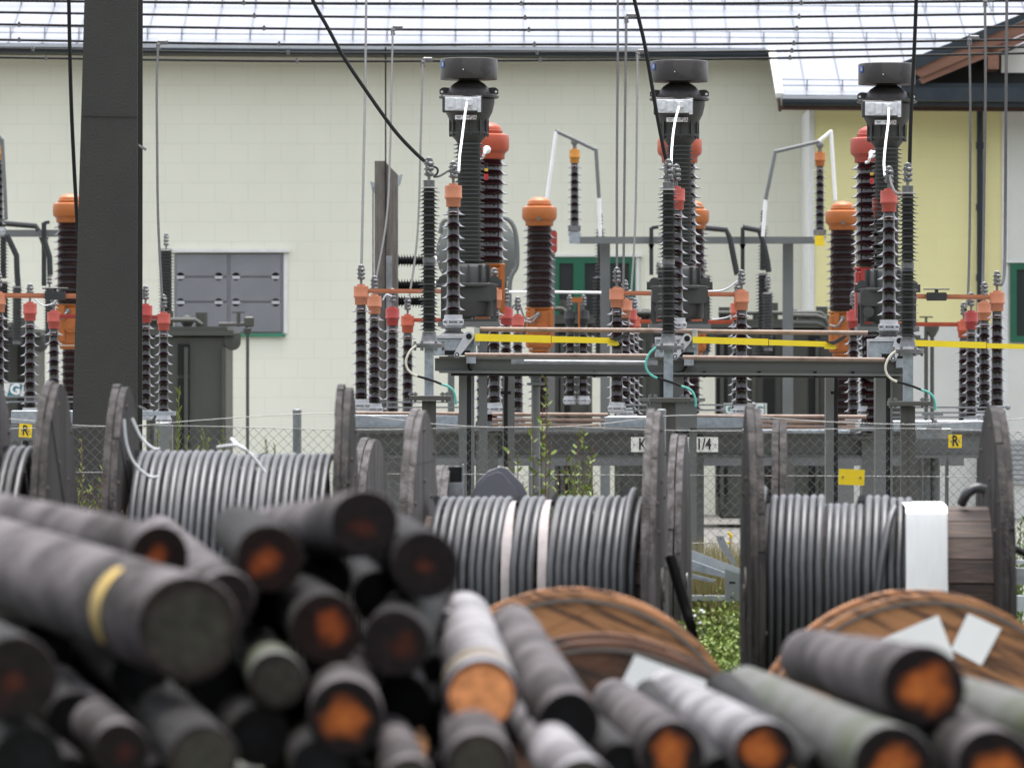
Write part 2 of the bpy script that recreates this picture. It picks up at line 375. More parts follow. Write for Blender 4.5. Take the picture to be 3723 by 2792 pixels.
# lower extension down to the annex eave
zl = S(0, 352, D-3.2)
tl = -3.0
for _ in range(60):      # find t where the slope meets the lower eave line seen at y=345
    q = roofpt(xk, tl, ye, ze); yy = 1396-(q.z-H)*F/q.y
    if yy > 352: tl += .02
    else: tl -= .02
slab(b, xk, X1, tl, 0)
rf = part('roof', b, roofm, bl, smooth=False)
b = MB(); x = X0
while x < X1:
    t0 = 0.01 if x < xk else tl
    for ta, tb in ((t0, 11),):
        q0, q1 = roofpt(x, ta, ye, ze), roofpt(x, tb, ye, ze)
        b.bar(q0+Vector((0, 0, .02)), q1+Vector((0, 0, .02)), .018, .035)
    x += .6
part('roof_seam', b, mat('seam_metal', (.185, .20, .235), .6, 0), rf, smooth=False)
b = MB()                                                          # snow guard rail and its brackets
gr = []
for tt, xa, xb in ((.45, X0, X1), (2.75, X0, X1), (tl+.35, xk, X1)):
    for dz in (.1, .2):
        b.tube([roofpt(xa, tt, ye, ze)+Vector((0, 0, dz)), roofpt(xb, tt, ye, ze)+Vector((0, 0, dz))], .010, 5)
    x = X0+.012
    while x < xb:
        if x >= xa: b.box(roofpt(x, tt, ye, ze)+Vector((0, 0, .1)), (.018, .05, .2))
        x += .6
part('snow_guard', b, mat('guard_metal', (.15, .175, .21), .6, 0), rf)
# verge strip of the step
b = MB(); b.bar(roofpt(xk-.06, tl, ye, ze)+Vector((0, 0, .02)), roofpt(xk-.06, .0, ye, ze)+Vector((0, 0, .02)), .12, .09); part('verge_strip', b, trim_w, rf, smooth=False)
# gutters
def gutter(xa, xb, t, r, name='gutter'):
    b = MB(); A = roofpt(xa, t, ye, ze)+Vector((0, -.06, -.07)); B = roofpt(xb, t, ye, ze)+Vector((0, -.06, -.07))
    b.tube([A, B], r, 10); b.box((A+B)/2+Vector((0, .09, .03)), (abs(xb-xa), .05, r*1.6), rot=Matrix.Rotation(atan2(B.z-A.z, B.x-A.x), 3, 'Y').inverted()); return part(name, b, gutter_m, bl)
gutter(X0, xk-.16, 0, .085)
gutter(xk-.02, X1, tl, .09)
b = MB(); A = roofpt(X0, 0, ye, ze); B = roofpt(xk-.1, 0, ye, ze)
b.add([A+Vector((0, .06, -.14)), B+Vector((0, .06, -.14)), B+Vector((0, .9, -.14)), A+Vector((0, .9, -.14)), A+Vector((0, .06, -.09)), B+Vector((0, .06, -.09)), B+Vector((0, .9, -.09)), A+Vector((0, .9, -.09))], [(0, 1, 2, 3), (4, 5, 6, 7), (0, 1, 5, 4), (1, 2, 6, 5), (2, 3, 7, 6), (3, 0, 4, 7)])
part('soffit', b, soffit, bl, smooth=False)
b = MB(); A = roofpt(xk-.05, tl, ye, ze); B = roofpt(X1, tl, ye, ze)
b.bar(A+Vector((0, .02, -.19)), B+Vector((0, .02, -.19)), .05, .07)
b.bar(A+Vector((0, .1, -.2)), roofpt(xk-.05, 0, ye, ze)+Vector((0, -.1, -.2)), .05, .1); part('fascia', b, fascia, bl, smooth=False)
# downpipe
b = MB(); yd = DA-.16; xd = S(2723+1548/1.843, 0, yd).x
b.cyl((xd, yd, .1), (xd, yd, S(0, 380, yd).z), .055, seg=12)
for yy in (530, 755, 1010): b.cyl((xd, yd, S(0, yy, yd).z-.06), (xd, yd, S(0, yy, yd).z+.06), .07)
part('downpipe', b, gutter_m, bl)
# gable cross roof at the upper right, verge towards the viewer
yg = roofpt(0, tl, ye, ze).y-.35
def G(u, v, d=None): return P(u, v, d or yg)
yg = min(yg, DA-1.6)
def gslab(b, pts, y0, y1): b.prism([(q.x, q.z) for q in pts], y1-y0, c=(0, (y0+y1)/2, 0))
gb = []
b = MB(); gslab(b, [G(1942, 138), G(2230, 22), G(2230, 36), G(1975, 152)], yg-.1, yg+4.5); part('gable_roof', b, gutter_m, bl, smooth=False)
b = MB(); gslab(b, [G(1962, 152), G(2230, 38), G(2230, 66), G(1990, 168)], yg-.05, yg+.05); part('barge_board', b, beamw, bl, smooth=False)
b = MB(); gslab(b, [G(1985, 170), G(2230, 68), G(2230, 84), G(1992, 182)], yg, yg+.08); part('barge_board', b, beamw, bl, 'inner brown barge board', smooth=False)
b = MB(); gslab(b, [G(1985, 180), G(2230, 84), G(2230, 190), G(1962, 190)], yg+.9, yg+1.0); part('underside_shade_panel', b, mat('verge_underside_shade', (.018, .018, .018), .8), bl, smooth=False)  # black sheet stands in for the shade under the verge
b = MB(); gslab(b, [G(2172, 112), G(2230, 88), G(2230, 152), G(2172, 152)], yg+.8, yg+.88); part('gable_wall', b, wall_w, bl, smooth=False)
b = MB(); b.span(G(2134, 98, yg), Vector((G(2158, 0).x, yg+.9, G(0, 150).z))); part('rafter_end', b, beamw, bl, smooth=False)
b = MB(); b.bar(G(1945, 205), G(2230, 205), .3, .22); b.bar(G(1945, 188, yg+.3), G(2230, 188, yg+.3), .3, .1); part('gutter', b, gutter_m, bl, smooth=False)
# louvred shutter window
def rect(x0, y0, x1, y1, d): return S(x0, y0, d), S(x1, y1, d)
b = MB(); yw = D-.03
A, B = rect(633, 920, 1033, 1212, D)
shut = mat('grey_shutter_panels', (.22, .225, .24), .5, .1, c2=(.19, .195, .21), scale=1.2)
b.span((A.x, D-.012, A.z), (B.x, D+.05, B.z))
w = part('window', b, shut, bl, 'grey panelled shutter window', smooth=False)
b = MB()
nx, ny = 2, 3
zc = [A.z, S(0, 1009, D).z, S(0, 1100, D).z, B.z]
xs_ = [A.x+.02, S(832, 0, D).x, B.x-.03]
for i in range(2):
    for j in range(3):
        b.box(((xs_[i]+xs_[i+1])/2, D-.025, (zc[j]+zc[j+1])/2), (abs(xs_[i+1]-xs_[i])-.05, .03, abs(zc[j]-zc[j+1])-.04), bev=.008)
part('shutter_panel', b, shut, w, smooth=False)
b = MB()
for i in (656, 795, 858, 1002):
    for j in (1006, 1100): b.lathe([(.075, 0), (.06, .03), (.02, .05), (.001, .052)], 8, S(i, j, D-.04), axis='Y')
b2 = MB()
for q in b.v: pass
part('bolt_head', b, alu, w)
b = MB(); b.span((A.x-.03, D-.1, A.z+.01), (B.x+.10, D+.02, A.z+.07)); b.span((B.x-.005, D-.03, B.z), (B.x+.06, D+.01, A.z)); part('frame', b, trim_w, w, smooth=False)
b = MB(); b.span((A.x, D-.08, B.z-.06), (B.x+.02, D+.02, B.z-.01)); part('sill', b, mat('green_sill', (.03, .22, .13), .5), w, smooth=False)
def green_window(x0, y0, x1, y1, mull, label, D=D):
    A, B = rect(x0, y0, x1, y1, D)
    b = MB(); b.span((A.x, D-.022, A.z), (B.x, D+.05, B.z)); w = part('window', b, glass, bl, label, smooth=False)
    f = MB(); t = .11
    f.span((A.x, D-.07, A.z), (B.x, D-.024, A.z-t)); f.span((A.x, D-.07, B.z), (B.x, D-.024, B.z+t))
    f.span((A.x, D-.067, A.z-t), (A.x+t, D-.026, B.z+t)); f.span((B.x-t, D-.067, A.z-t), (B.x, D-.026, B.z+t))
    for m in mull: q = S(m, 0, D).x; f.span((q-.1, D-.067, A.z-t), (q+.1, D-.026, B.z+t))
    part('frame', f, green, w, smooth=False)
    f = MB(); f.span((A.x-.1, D-.09, A.z+.004), (B.x+.12, D, A.z+.05)); f.span((B.x+.003, D-.05, B.z), (B.x+.07, D-.02, A.z)); part('reveal_trim', f, trim_w, w, smooth=False)
    return w
green_window(2010, 935, 2310, 1205, [2105], 'green framed window behind the centre of the yard')
green_window(3672, 957, 3960, 1245, [], 'green framed window at the right edge', DA-.02)
b = MB(); b.span(S(3664, 1600, DA-.04), S(3990, 1760, DA-.0205)); wr = part('roller_shutter', b, mat('grey_roller_shutter', (.36, .37, .37), .5), bl, smooth=False)
b = MB()
for k in range(9): b.span(S(3666, 1604+k*18, DA-.055), S(3990, 1616+k*18, DA-.042))
part('slat', b, mat('grey_roller_slats', (.44, .45, .45), .5), wr, smooth=False)

# ================================================================ INSULATOR TEMPLATES
def sheds(z0, z1, n, rc0, rc1, rs, drop=.35, alt=None, tip=.0035):
    """profile from z0 up to z1 with n sheds"""
    p = (z1-z0)/n; prof = [(rc0, z0)]
    for i in range(n):
        zc_ = z0+p*(i+.42); rc = rc0+(rc1-rc0)*(i+.5)/n
        r = rs if not alt or i % 2 == 0 else alt
        e = (r-rc)
        prof += [(rc, zc_-.10*p), (rc+.25*e, zc_-.04*p), (r-.003, zc_-.05*p-tip*.4), (r, zc_-.05*p+tip*.4), (rc+.55*e, zc_+drop*p*.22), (rc+.22*e, zc_+drop*p*.6), (rc+.05*e, zc_+drop*p*1.05), (rc, zc_+drop*p*1.35)]
    prof.append((rc1, z1)); return prof
def sheds_w(z0, z1, n, rc0, rc1, rs, tip=.004):
    p = (z1-z0)/n; prof = [(rc0, z0)]
    for i in range(n):
        zq = z0+p*(i+.36); rc = rc0+(rc1-rc0)*(i+.5)/n; e = rs-rc; h = min(.75*e, .5*p)
        prof += [(rc, zq-.004), (rc+.3*e, zq+.004), (rs-.004, zq-tip*.5), (rs, zq), (rs-.002, zq+tip*.5), (rc+.66*e, zq+tip+.10*h), (rc+.38*e, zq+tip+.30*h), (rc+.15*e, zq+tip+.6*h), (rc+.03*e, zq+tip+.9*h), (rc, zq+tip+h)]
    prof.append((rc1, z1)); return prof
def bolts(b, r, z, n, h=.025, s=.012, a0=0):
    for k in range(n):
        a = 2*pi*k/n+a0; b.cyl((r*cos(a), r*sin(a), z), (r*cos(a), r*sin(a), z+h), s, seg=6)
    return b
def clamp_mb(h=.17):       # cast terminal clamp with rounded bolt heads
    b = MB(); b.cyl((0, 0, 0), (0, 0, .06), .014, seg=8)
    b.box((-.022, 0, .05+h/2), (.02, .045, h), bev=.004)
    for k in range(3):
        z = .07+k*h*.34; b.ball((.012, 0, z), .024, 8, (1.4, 1, .95)); b.cyl((-.045, 0, z), (.03, 0, z), .009, seg=6)
    b.lathe([(.03, -.012), (.036, -.006), (.036, .012), (.028, .02)], 10, (.0, 0, .05+h), axis='Y')
    return b
def tmpl_B(capm, n=9, seg=22, pm=None, clamp=True, key=''):
    z0 = .12; zp = z0+1.02
    b = MB(); b.lathe([(.08, 0), (.08, .02), (.095, .022), (.095, .04), (.07, .045), (.07, .06), (.1, .062), (.1, .075), (.088, .08), (.086, .12)], 20); bolts(b, .088, .04, 6)
    base = b.mesh('base_fitting', alu)
    b = MB(); b.lathe(sheds_w(z0+.004, zp, n, .064, .052, .112), seg); body = b.mesh('porcelain_body', pm or porc, ang=50)
    b = MB(); b.lathe([(.058, zp+.002), (.068, zp+.004), (.07, zp+.07), (.080, zp+.085), (.084, zp+.088), (.084, zp+.10), (.081, zp+.105), (.082, zp+.19), (.078, zp+.205), (.045, zp+.207), (.043, zp+.225), (.02, zp+.228)], 20)
    cap = b.mesh('metal_cap', capm)
    out = [('base_fitting', base, []), ('porcelain_body', body, []), ('metal_cap', cap, [])]
    if clamp:
        c = moved(clamp_mb(.13), (0, 0, zp+.225)); out.append(('terminal_clamp', c.mesh('terminal_clamp', alu_d), []))
    return out
B_TOP = .12+1.02+.228
TB = {'orange': tmpl_B(orange_f), 'orange_s': tmpl_B(orange), 'red': tmpl_B(red_f), 'redm': tmpl_B(red), 'ro': tmpl_B(redorange)}

def tmpl_A():
    b = MB(); b.lathe([(.14, 0), (.14, .018), (.145, .02), (.145, .035), (.095, .04), (.075, .06), (.062, .11), (.06, .14)], 24); bolts(b, .125, -.025, 6, .08, .013)
    base = b.mesh('base_flange', alu_d)
    z = .14; zm = z+.60; z2 = zm+.06; z3 = z2+.62
    b = MB(); b.lathe(sheds(z+.003, zm, 18, .050, .048, .099, .5, alt=.081, tip=.002), 26); lo = b.mesh('shed_stack', sil, ang=50)
    b = MB(); b.lathe([(.052, zm+.002), (.056, zm+.004), (.056, z2-.004), (.052, z2-.002)], 20); mid = b.mesh('joint_ring', alu_d)
    b = MB(); b.lathe(sheds(z2, z3, 18, .048, .047, .099, .5, alt=.081, tip=.002), 26); up = b.mesh('shed_stack', sil, ang=50)
    b = MB(); b.lathe([(.05, z3+.002), (.051, z3+.05), (.03, z3+.052), (.014, z3+.055), (.014, z3+.10)], 18); top = b.mesh('top_fitting', alu_d)
    c = moved(clamp_mb(.135), (0, 0, z3+.035)); cl = c.mesh('terminal_clamp', alu_d)
    return [('base_flange', base, []), ('shed_stack', lo, []), ('joint_ring', mid, []), ('shed_stack', up, []), ('top_fitting', top, []), ('terminal_clamp', cl, [])], z3+.10
TA, A_TOP = tmpl_A()

def tmpl_D(capm, boxm, pm, zlow=1.2, n=11):
    """live-tank breaker pole: lower column, gear housing, upper chamber, rounded cap. local z=0 at lower column foot"""
    b = MB(); b.lathe([(.2, 0), (.2, .03), (.13, .05), (.12, .12)], 18); bolts(b, .17, .03, 8); foot = b.mesh('foot_flange', alu_d)
    b = MB(); b.lathe(sheds(.12, zlow, int((zlow-.12)/.092), .105, .105, .165, .3), 22); low = b.mesh('support_insulator', pm, ang=50)
    z = zlow+.002
    b = MB(); b.lathe([(.13, z), (.15, z+.02), (.15, z+.05)], 16)
    b.box((0, 0, z+.33), (.38, .36, .54), bev=.03); b.box((-.1, -.19, z+.36), (.08, .03, .5)); b.box((.17, -.19, z+.36), (.05, .03, .5)); b.lathe([(.1, -.23), (.1, -.18)], 16, (.03, 0, z+.33), 'Y'); b.lathe([(.05, -.25), (.05, -.2)], 12, (.03, 0, z+.33), 'Y')
    b.box((0, 0, z+.615), (.4, .34, .03), bev=.008); box_ = b.mesh('gear_housing', boxm)
    z2 = z+.635
    b = MB(); b.lathe(sheds_w(z2, z2+1.13, n, .18, .165, .235), 28); up = b.mesh('chamber_insulator', pm, ang=50)
    z3 = z2+1.132
    b = MB(); b.lathe([(.19, z3), (.195, z3+.01), (.195, z3+.05), (.205, z3+.07), (.235, z3+.095), (.243, z3+.13), (.243, z3+.23), (.235, z3+.262), (.2, z3+.275), (.165, z3+.28), (.17, z3+.285), (.172, z3+.31), (.16, z3+.315), (.155, z3+.345), (.145, z3+.362), (.08, z3+.395), (.02, z3+.405)], 30)
    cap = b.mesh('dome_cap', capm)
    b = MB(); b.tube(smoothpath([(-.02, -.2, z+.53), (-.04, -.27, z+.5), (-.1, -.28, z+.42), (-.19, -.2, z+.44)]), .015, 8); b.ball((-.02, -.2, z+.53), .04)
    jl = b.mesh('bonding_lead', alu_d)
    return [('foot_flange', foot, []), ('support_insulator', low, []), ('gear_housing', box_, [('bonding_lead', jl, [])]), ('chamber_insulator', up, []), ('dome_cap', cap, [])], z3+.405
TD_r, D_TOP = tmpl_D(redorange, orange, porc_r)
TD_rr, _ = tmpl_D(red_f, red, porc_r)
TD_rm, _ = tmpl_D(redorange, red, porc_r)
TD_o, _ = tmpl_D(orange, orange, porc_p, 1.2, 11)

def tmpl_C():
    s = F/57.2
    def z(y): return (1165-y)/s
    def zc(yc): return z(yc/1.843)
    out = []
    b = MB(); b.box((0, 0, .0), (.56, .5, .025)); b.lathe([(.24, z(1152)), (.25, z(1140)), (.27, z(1105)), (.27, z(1088))], 24)
    for sx in (-.26, .26):
        for sy in (-.2, .2): b.box((sx, sy, z(1120)), (.04, .05, .26))
    b.lathe([(.055, -.30), (.055, -.24)], 12, (-.2, 0, z(1118)), 'Y')
    b.rbox((0, 0, z(1066)), (.56, .52, .17), .05); out.append(('base_tank', b.mesh('base_tank', ctm_d), []))
    b = MB(); b.lathe([(.30, z(1044)), (.325, z(1042)), (.325, z(1034)), (.29, z(1032)), (.2, z(1030)), (.196, z(1022)), (.19, z(975)), (.165, z(962)), (.125, z(956))], 28)
    for k in range(10):
        a = 2*pi*k/10+.3; b.box((.2*cos(a), .2*sin(a), z(996)), (.05, .014, .17), rz=a)
    for sx in (-1, 1):
        b.lathe([(.05, -.012), (.05, .012)], 14, (sx*.255, -.1, z(1020)), 'Y'); b.box((sx*.27, -.1, z(1032)), (.12, .022, .08))
    out.append(('ribbed_base', b.mesh('ribbed_base', ctm_d), []))
    b = MB(); b.lathe(sheds(z(955), z(519), 29, .113, .113, .158, .45, tip=.003), 30); out.append(('shed_stack', b.mesh('shed_stack', sil_g, ang=50), []))
    b = MB(); b.lathe([(.118, zc(960)), (.14, zc(940)), (.185, zc(905)), (.198, zc(900)), (.198, zc(888)), (.182, zc(885)), (.18, zc(825)), (.2, zc(800)), (.235, zc(755)), (.255, zc(700)), (.258, zc(668)), (.25, zc(664))], 32)
    for k in range(12):
        a = 2*pi*k/12+.1; b.box((.186*cos(a), .186*sin(a), zc(855)), (.03, .014, .18), rz=a)
    bolts(b, .188, zc(906)-.02, 12, .03, .009)
    head = b.mesh('head_casting', ctm_d)
    b = MB(); b.box((-.065, -.25, zc(708)), (.40, .1, .17), bev=.01); tb = b.mesh('terminal_recess', ctm_d)
    b = MB(); b.box((-.075, -.306, zc(708)), (.325, .012, .135), bev=.003); b.lathe([(.035, -.32), (.035, -.31)], 16, (-.185, 0, zc(710)), 'Y')
    b.box((-.105, -.316, zc(708)), (.06, .012, .11), bev=.002); b.box((-.02, -.316, zc(708)), (.08, .012, .10), bev=.002); b.box((.105, -.318, zc(712)), (.035, .012, .155), bev=.002)
    for xx in (-.22, -.13, -.05, .03, .095, .115):
        for zz in (-.05, 0.045): b.lathe([(.008, -.332), (.008, -.32)], 6, (xx, 0, zc(708)+zz), 'Y')
    b.lathe([(.03, -.37), (.035, -.32)], 12, (.01, 0, zc(700)), 'Y')
    tp = b.mesh('terminal_plate', mat('silver_plate', (.72, .73, .76), .4, .1, scale=30, amount=1))
    b = MB(); b.box((-.03, -.262, zc(797)), (.215, .006, .042)); lp = b.mesh('label_plate', white)
    t = moved(text_mb('P2/A', .05, .001, .001, .72), (.04, -.267, zc(798))).mesh('lettering', text_r)
    b = MB()
    for k in range(2):
        for j, wd in ((0, .05), (1, .035)): b.box((-.1+k*.085, -.2665, zc(792)-j*.014), (wd, .002, .005))
    t2 = b.mesh('printed_line', text_m)
    out.append(('head_casting', head, [('terminal_recess', tb, []), ('terminal_plate', tp, []), ('label_plate', lp, []), ('lettering', t, []), ('printed_line', t2, [])]))
    b = MB(); b.lathe([(.285, zc(663)), (.3, zc(660)), (.3, zc(648)), (.285, zc(646)), (.283, zc(636)), (.225, zc(634)), (.214, zc(612)), (.195, zc(590)), (.165, zc(569)), (.13, zc(553)), (.108, zc(545)), (.10, zc(530))], 36)
    bolts(b, .265, zc(636), 16, .012, .009)
    for sx in (-1, 1):       # lifting ears
        pl = [(sx*.21, zc(634)), (sx*.295, zc(634)), (sx*.297, zc(606)), (sx*.275, zc(592)), (sx*.25, zc(588)), (sx*.19, zc(592))]
        b.prism(pl if sx > 0 else pl[::-1], .02)
    b3 = MB()
    for sx in (-1, 1): b3.lathe([(.013, -.012), (.013, .012)], 12, (sx*.272, 0, zc(618)), 'Y')
    out.append(('dome_flange', b.mesh('dome_flange', ctm), [('ear_eye', b3.mesh('ear_eye', white), [])]))
    b = MB(); r = .287; b.lathe([(r-.02, zc(536)), (r, zc(536)), (r, zc(405)), (r-.006, zc(399)), (r-.02, zc(396)), (.06, zc(392)), (.01, zc(391))], 48)
    cov = b.mesh('expansion_cover', ctm)
    b = MB(); b.lathe([(.006, -r-.006), (.006, -r+.001)], 10, (-.055, 0, zc(478)), 'Y'); bt = b.mesh('cover_screw', white)
    b = MB(); a0, a1 = radians(211), radians(192); zz0, zz1 = zc(460), zc(417)
    n = 8; vs = []
    for rr in (r+.001, r+.005):
        for k in range(n+1):
            a = a0+(a1-a0)*k/n
            for zq in (zz0, zz1): vs.append((rr*cos(a), rr*sin(a), zq))
    m_ = 2*(n+1); fs = []
    for k in range(n):
        i = 2*k; fs += [(i, i+2, i+3, i+1), (m_+i, m_+i+1, m_+i+3, m_+i+2), (i, m_+i, m_+i+2, i+2), (i+1, i+3, m_+i+3, m_+i+1)]
    fs += [(0, 1, m_+1, m_), (2*n, m_+2*n, m_+2*n+1, 2*n+1)]
    b.add(vs, fs); bp_ = b.mesh('maker_plate', bluesign)
    b = text_mb('ER', .045, .001, .002, .7)
    for i, v in enumerate(b.v):
        a = radians(206.5)+v.x/r; rr = r+.0065+abs(v.y); b.v[i] = Vector((rr*cos(a), rr*sin(a), (zz0+zz1)/2+v.z))
    lt = b.mesh('lettering', text_w)
    out.append(('expansion_cover', cov, [('cover_screw', bt, []), ('maker_plate', bp_, []), ('lettering', lt, [])]))
    return out, z(397/1.843)
TC, C_TOP = tmpl_C()

def tmpl_F(h=1.25, r=.12, n=24, two=False):
    b = MB(); b.lathe([(.07, 0), (.07, .05)], 12); base = b.mesh('base_fitting', alu_d)
    b = MB()
    if two: b.lathe(sheds(.05, h*.68, int(n*.68), r*.62, r*.6, r*1.15, .4), 18); b.lathe(sheds(h*.7, h, int(n*.32), r*.4, r*.4, r*.8, .4), 18)
    else: b.lathe(sheds(.05, h, n, r*.72, r*.7, r*1.1, .4), 18)
    body = b.mesh('shed_stack', sil)
    c = moved(clamp_mb(.16), (0, 0, h)); cl = c.mesh('terminal_clamp', alu_d)
    return [('base_fitting', base, []), ('shed_stack', body, []), ('terminal_clamp', cl, [])]
TF = tmpl_F(); TF2 = tmpl_F(2.35, .11, 44, True); TFs = tmpl_F(.9, .09, 18)

# ================================================================ HIGH BUSBAR CONDUCTORS (top of frame)
DW = 72
lines = [((0, 3), (1000, 13), (1900, 15), (2723, 13.5), (3723, 3), 'topmost'),
         ((0, 46), (1000, 60), (1900, 66), (2723, 64), (3723, 51), 'second from the top'),
         ((0, 90), (1000, 105), (1900, 110), (2723, 107), (3723, 98), 'third from the top'),
         ((0, 146), (1000, 162), (1900, 163), (2723, 161), (3723, 145), 'fourth from the top'),
         ((0, 178), (1000, 193), (1900, 193), (2723, 188), (3723, 172), 'fifth from the top'),
         ((0, 210), (1000, 223), (1900, 221), (2723, 214), (3723, 195), 'lowest')]
clampx = [[886, 1895, 2913, ], [925, 1909, 2905], [70, 960, 1923, 2897], [70, 1015, 1943, 2886], [120, 1048, 1953, 2879], [168, 1080, 1964, 2872]]
dl = []
for i, L in enumerate(lines):
    pts = [S(x, y, DW+i*.5) for (x, y) in L[:5]]
    pts = [pts[0]*2-pts[1]]+pts+[pts[-1]*2-pts[-2]]
    t = thing('overhead_conductor', 'thin dark horizontal overhead conductor, %s of the six crossing the roof' % L[5], 'overhead wire', pts[1], 'six horizontal overhead conductors')
    b = MB(); path = smoothpath(pts, 8); b.tube(path, px(4.6 if i else 5.4, DW), 6); part('wire', b, wire_m, t)
    for cx in clampx[i]:
        j = min(range(len(path)), key=lambda k: abs(path[k].x-S(cx, 0, DW+i*.5).x)); q = path[j]
        b = MB(); xx = S(cx, 0, DW+i*.5).x
        q2 = path[j+1] if path[j].x < xx else path[j-1]; tt = (xx-q.x)/(q2.x-q.x+1e-9); q = q.lerp(q2, tt)
        b.box(q, (px(12, DW), .05, px(15, DW)), bev=.006); b.box(q+Vector((0, -.02, px(8, DW))), (px(7, DW), .03, px(5, DW)))
        part('spacer_clamp', b, alu_d, t)
    L and dl.append(path)
# droppers: (top x,y) list of points, top clamp or None, depth top/bottom
def drop(name, pts, w, d0, d1, m, label, tee=None, group='vertical dropper wires', cat='dropper wire'):
    n = len(pts); q = [S(x, y, d0+(d1-d0)*min(1, i/(n-1))) for i, (x, y) in enumerate(pts)]
    if tee is None and not pts[0][1] > 0: pass
    t = thing(name, label, cat, q[-1], group)
    b = MB(); b.tube(smoothpath(q, 6), px(w*(1.3 if d0 > 60 else 1), (d0+d1)/2)/2, 7); part('wire', b, m, t)
    if tee:
        b = MB(); a = q[0]; s_ = tee
        b.box(a+Vector((px(18*s_, d0), 0, px(10, d0))), (px(36, d0), .07, px(16, d0)), bev=.01)
        b.bar(a+Vector((px(-6*s_, d0), 0, px(7, d0))), a+Vector((px(20*s_, d0), 0, px(7, d0))), .04, px(6, d0))
        b.box(a+Vector((px(-1, d0), 0, px(-6, d0))), (px(12, d0), .05, px(28, d0)), bev=.008)
        for k in (0, 1): b.ball(a+Vector((px(4, d0), -.04, px(-k*12, d0))), px(6, d0))
        part('tee_clamp', b, alu_d, t)
    return t
drop('dropper_wire', [(575, 165), (570, 300), (571, 500), (575, 800), (590, 1090)], 7, 73.5, 64, wire_m, 'dark dropper wire right of the dark mast above the shutter window', 1)
drop('dropper_wire', [(1332, -60), (1328, 300), (1322, 600), (1313, 1020)], 7, 72, 62.5, wire_g, 'pale grey dropper wire left of the grey wooden post', None)
drop('dropper_wire', [(1428, 112), (1424, 300), (1418, 560), (1405, 800), (1361, 1050)], 6, 73, 65, wire_g, 'grey dropper wire hanging in front of the grey wooden post', 1)
drop('dropper_wire', [(1537, 228), (1530, 500), (1518, 850), (1484, 1110)], 6, 74.5, 69, wire_g, 'short grey dropper wire right of the grey wooden post', 1)
drop('dropper_wire', [(2246, -60), (2246, 200), (2243, 600), (2243, 1000)], 7, 71, 62.5, wire_m, 'leftmost of the three dark dropper wires beside the middle head', None)
drop('dropper_wire', [(2277, 68), (2274, 300), (2270, 700), (2266, 1060)], 7, 72.5, 64, wire_m, 'second of the three dropper wires beside the middle head', 1)
drop('dropper_wire', [(2318, 198), (2316, 400), (2310, 800), (2292, 1110)], 6, 74, 68, wire_g, 'thin grey dropper wire just left of the middle head', 1)
drop('dropper_wire', [(3524, 148), (3528, 400), (3526, 800), (3520, 1060), (3510, 1125)], 7, 73.5, 66, wire_m, 'dropper wire left of the drainpipe at the right', 1)
drop('dropper_wire', [(3581, 8), (3583, 300), (3578, 700), (3574, 980), (3572, 1060)], 8, 71.5, 64.5, wire_m, 'dropper wire in front of the drainpipe at the right', 1)
drop('dropper_wire', [(3661, -60), (3658, 300), (3655, 800), (3652, 980), (3643, 1032), (3629, 1030)], 9, 70, 62.5, black, 'thick black dropper wire nearest the right edge')
for pts, lab in (([(1095, -130), (1136, 0), (1190, 100), (1250, 210), (1330, 330), (1430, 470), (1500, 547), (1556, 598)], 'thick black down lead curving to the left grey arrester'),
                 ([(2285, -120), (2306, 0), (2345, 170), (2385, 400), (2412, 540), (2428, 606)], 'thick black down lead slanting to the middle grey arrester'),
                 ([(3334, -120), (3331, 0), (3322, 220), (3312, 420), (3306, 625)], 'thick black down lead dropping to the right grey arrester'),
                 ([(248, -120), (250, 0), (255, 250), (263, 480), (280, 800), (298, 1050)], 'thick black down lead passing behind the dark mast')):
    drop('down_lead', pts, 14.5, 50.5, 50.5, black, lab, None, 'thick black down leads', 'down lead')

# ================================================================ DARK MAST
d = 49.0; t = thing('steel_mast', 'tall dark grey tapered box steel mast left of the shutter window', 'mast', S(390, 1396+H*F/d, d))
b = MB(); dz = 0.72
def xL(y): return 265+(307-265)*(1-y/1560)
L0, L1 = S(xL(2500), 1396+H*F/d, d), S(xL(-200), -200, d); R0, R1 = S(497.5, 1396+H*F/d, d), S(500, -200, d)
L0.z = R0.z = 0
tp_ = Vector((0, .03, 0)); dzv = Vector((0, dz, 0)); fq = [(0, 1, 2, 3), (7, 6, 5, 4), (1, 5, 6, 2), (0, 3, 7, 4), (3, 2, 6, 7), (0, 4, 5, 1)]
vs = [L0, R0, R1, L1]; b.add(vs+[q+tp_ for q in vs], fq)
vs = [q+dzv-tp_ for q in (L0, R0, R1, L1)]; b.add(vs+[q+tp_ for q in vs], fq)
in0, in1 = Vector((.001, .031, 0)), Vector((-.30, .031, 0)); dd_ = Vector((0, dz-.062, 0))
vs = [L0+in0, R0+in1, R1+in1, L1+in0]; b.add(vs+[q+dd_ for q in vs], fq)
part('shaft', b, mast_m, t, smooth=False)
b = MB(); b.bar(S(299, 421, d)+Vector((.01, -.002, 0)), S(499, 424, d)+Vector((0, -.002, 0)), .012, .01); part('weld_seam', b, mast_m, t)
b = MB()
for yy in (527, 1476): q = S(501, yy, d); b.bar(q+Vector((.0, .05, .0)), q+Vector((.05, .3, -.03)), .012, .02)
part('step_bolt', b, alu_d, t)

# ================================================================ FRONT SWITCHGEAR BAY
names3 = ['left', 'middle', 'right']
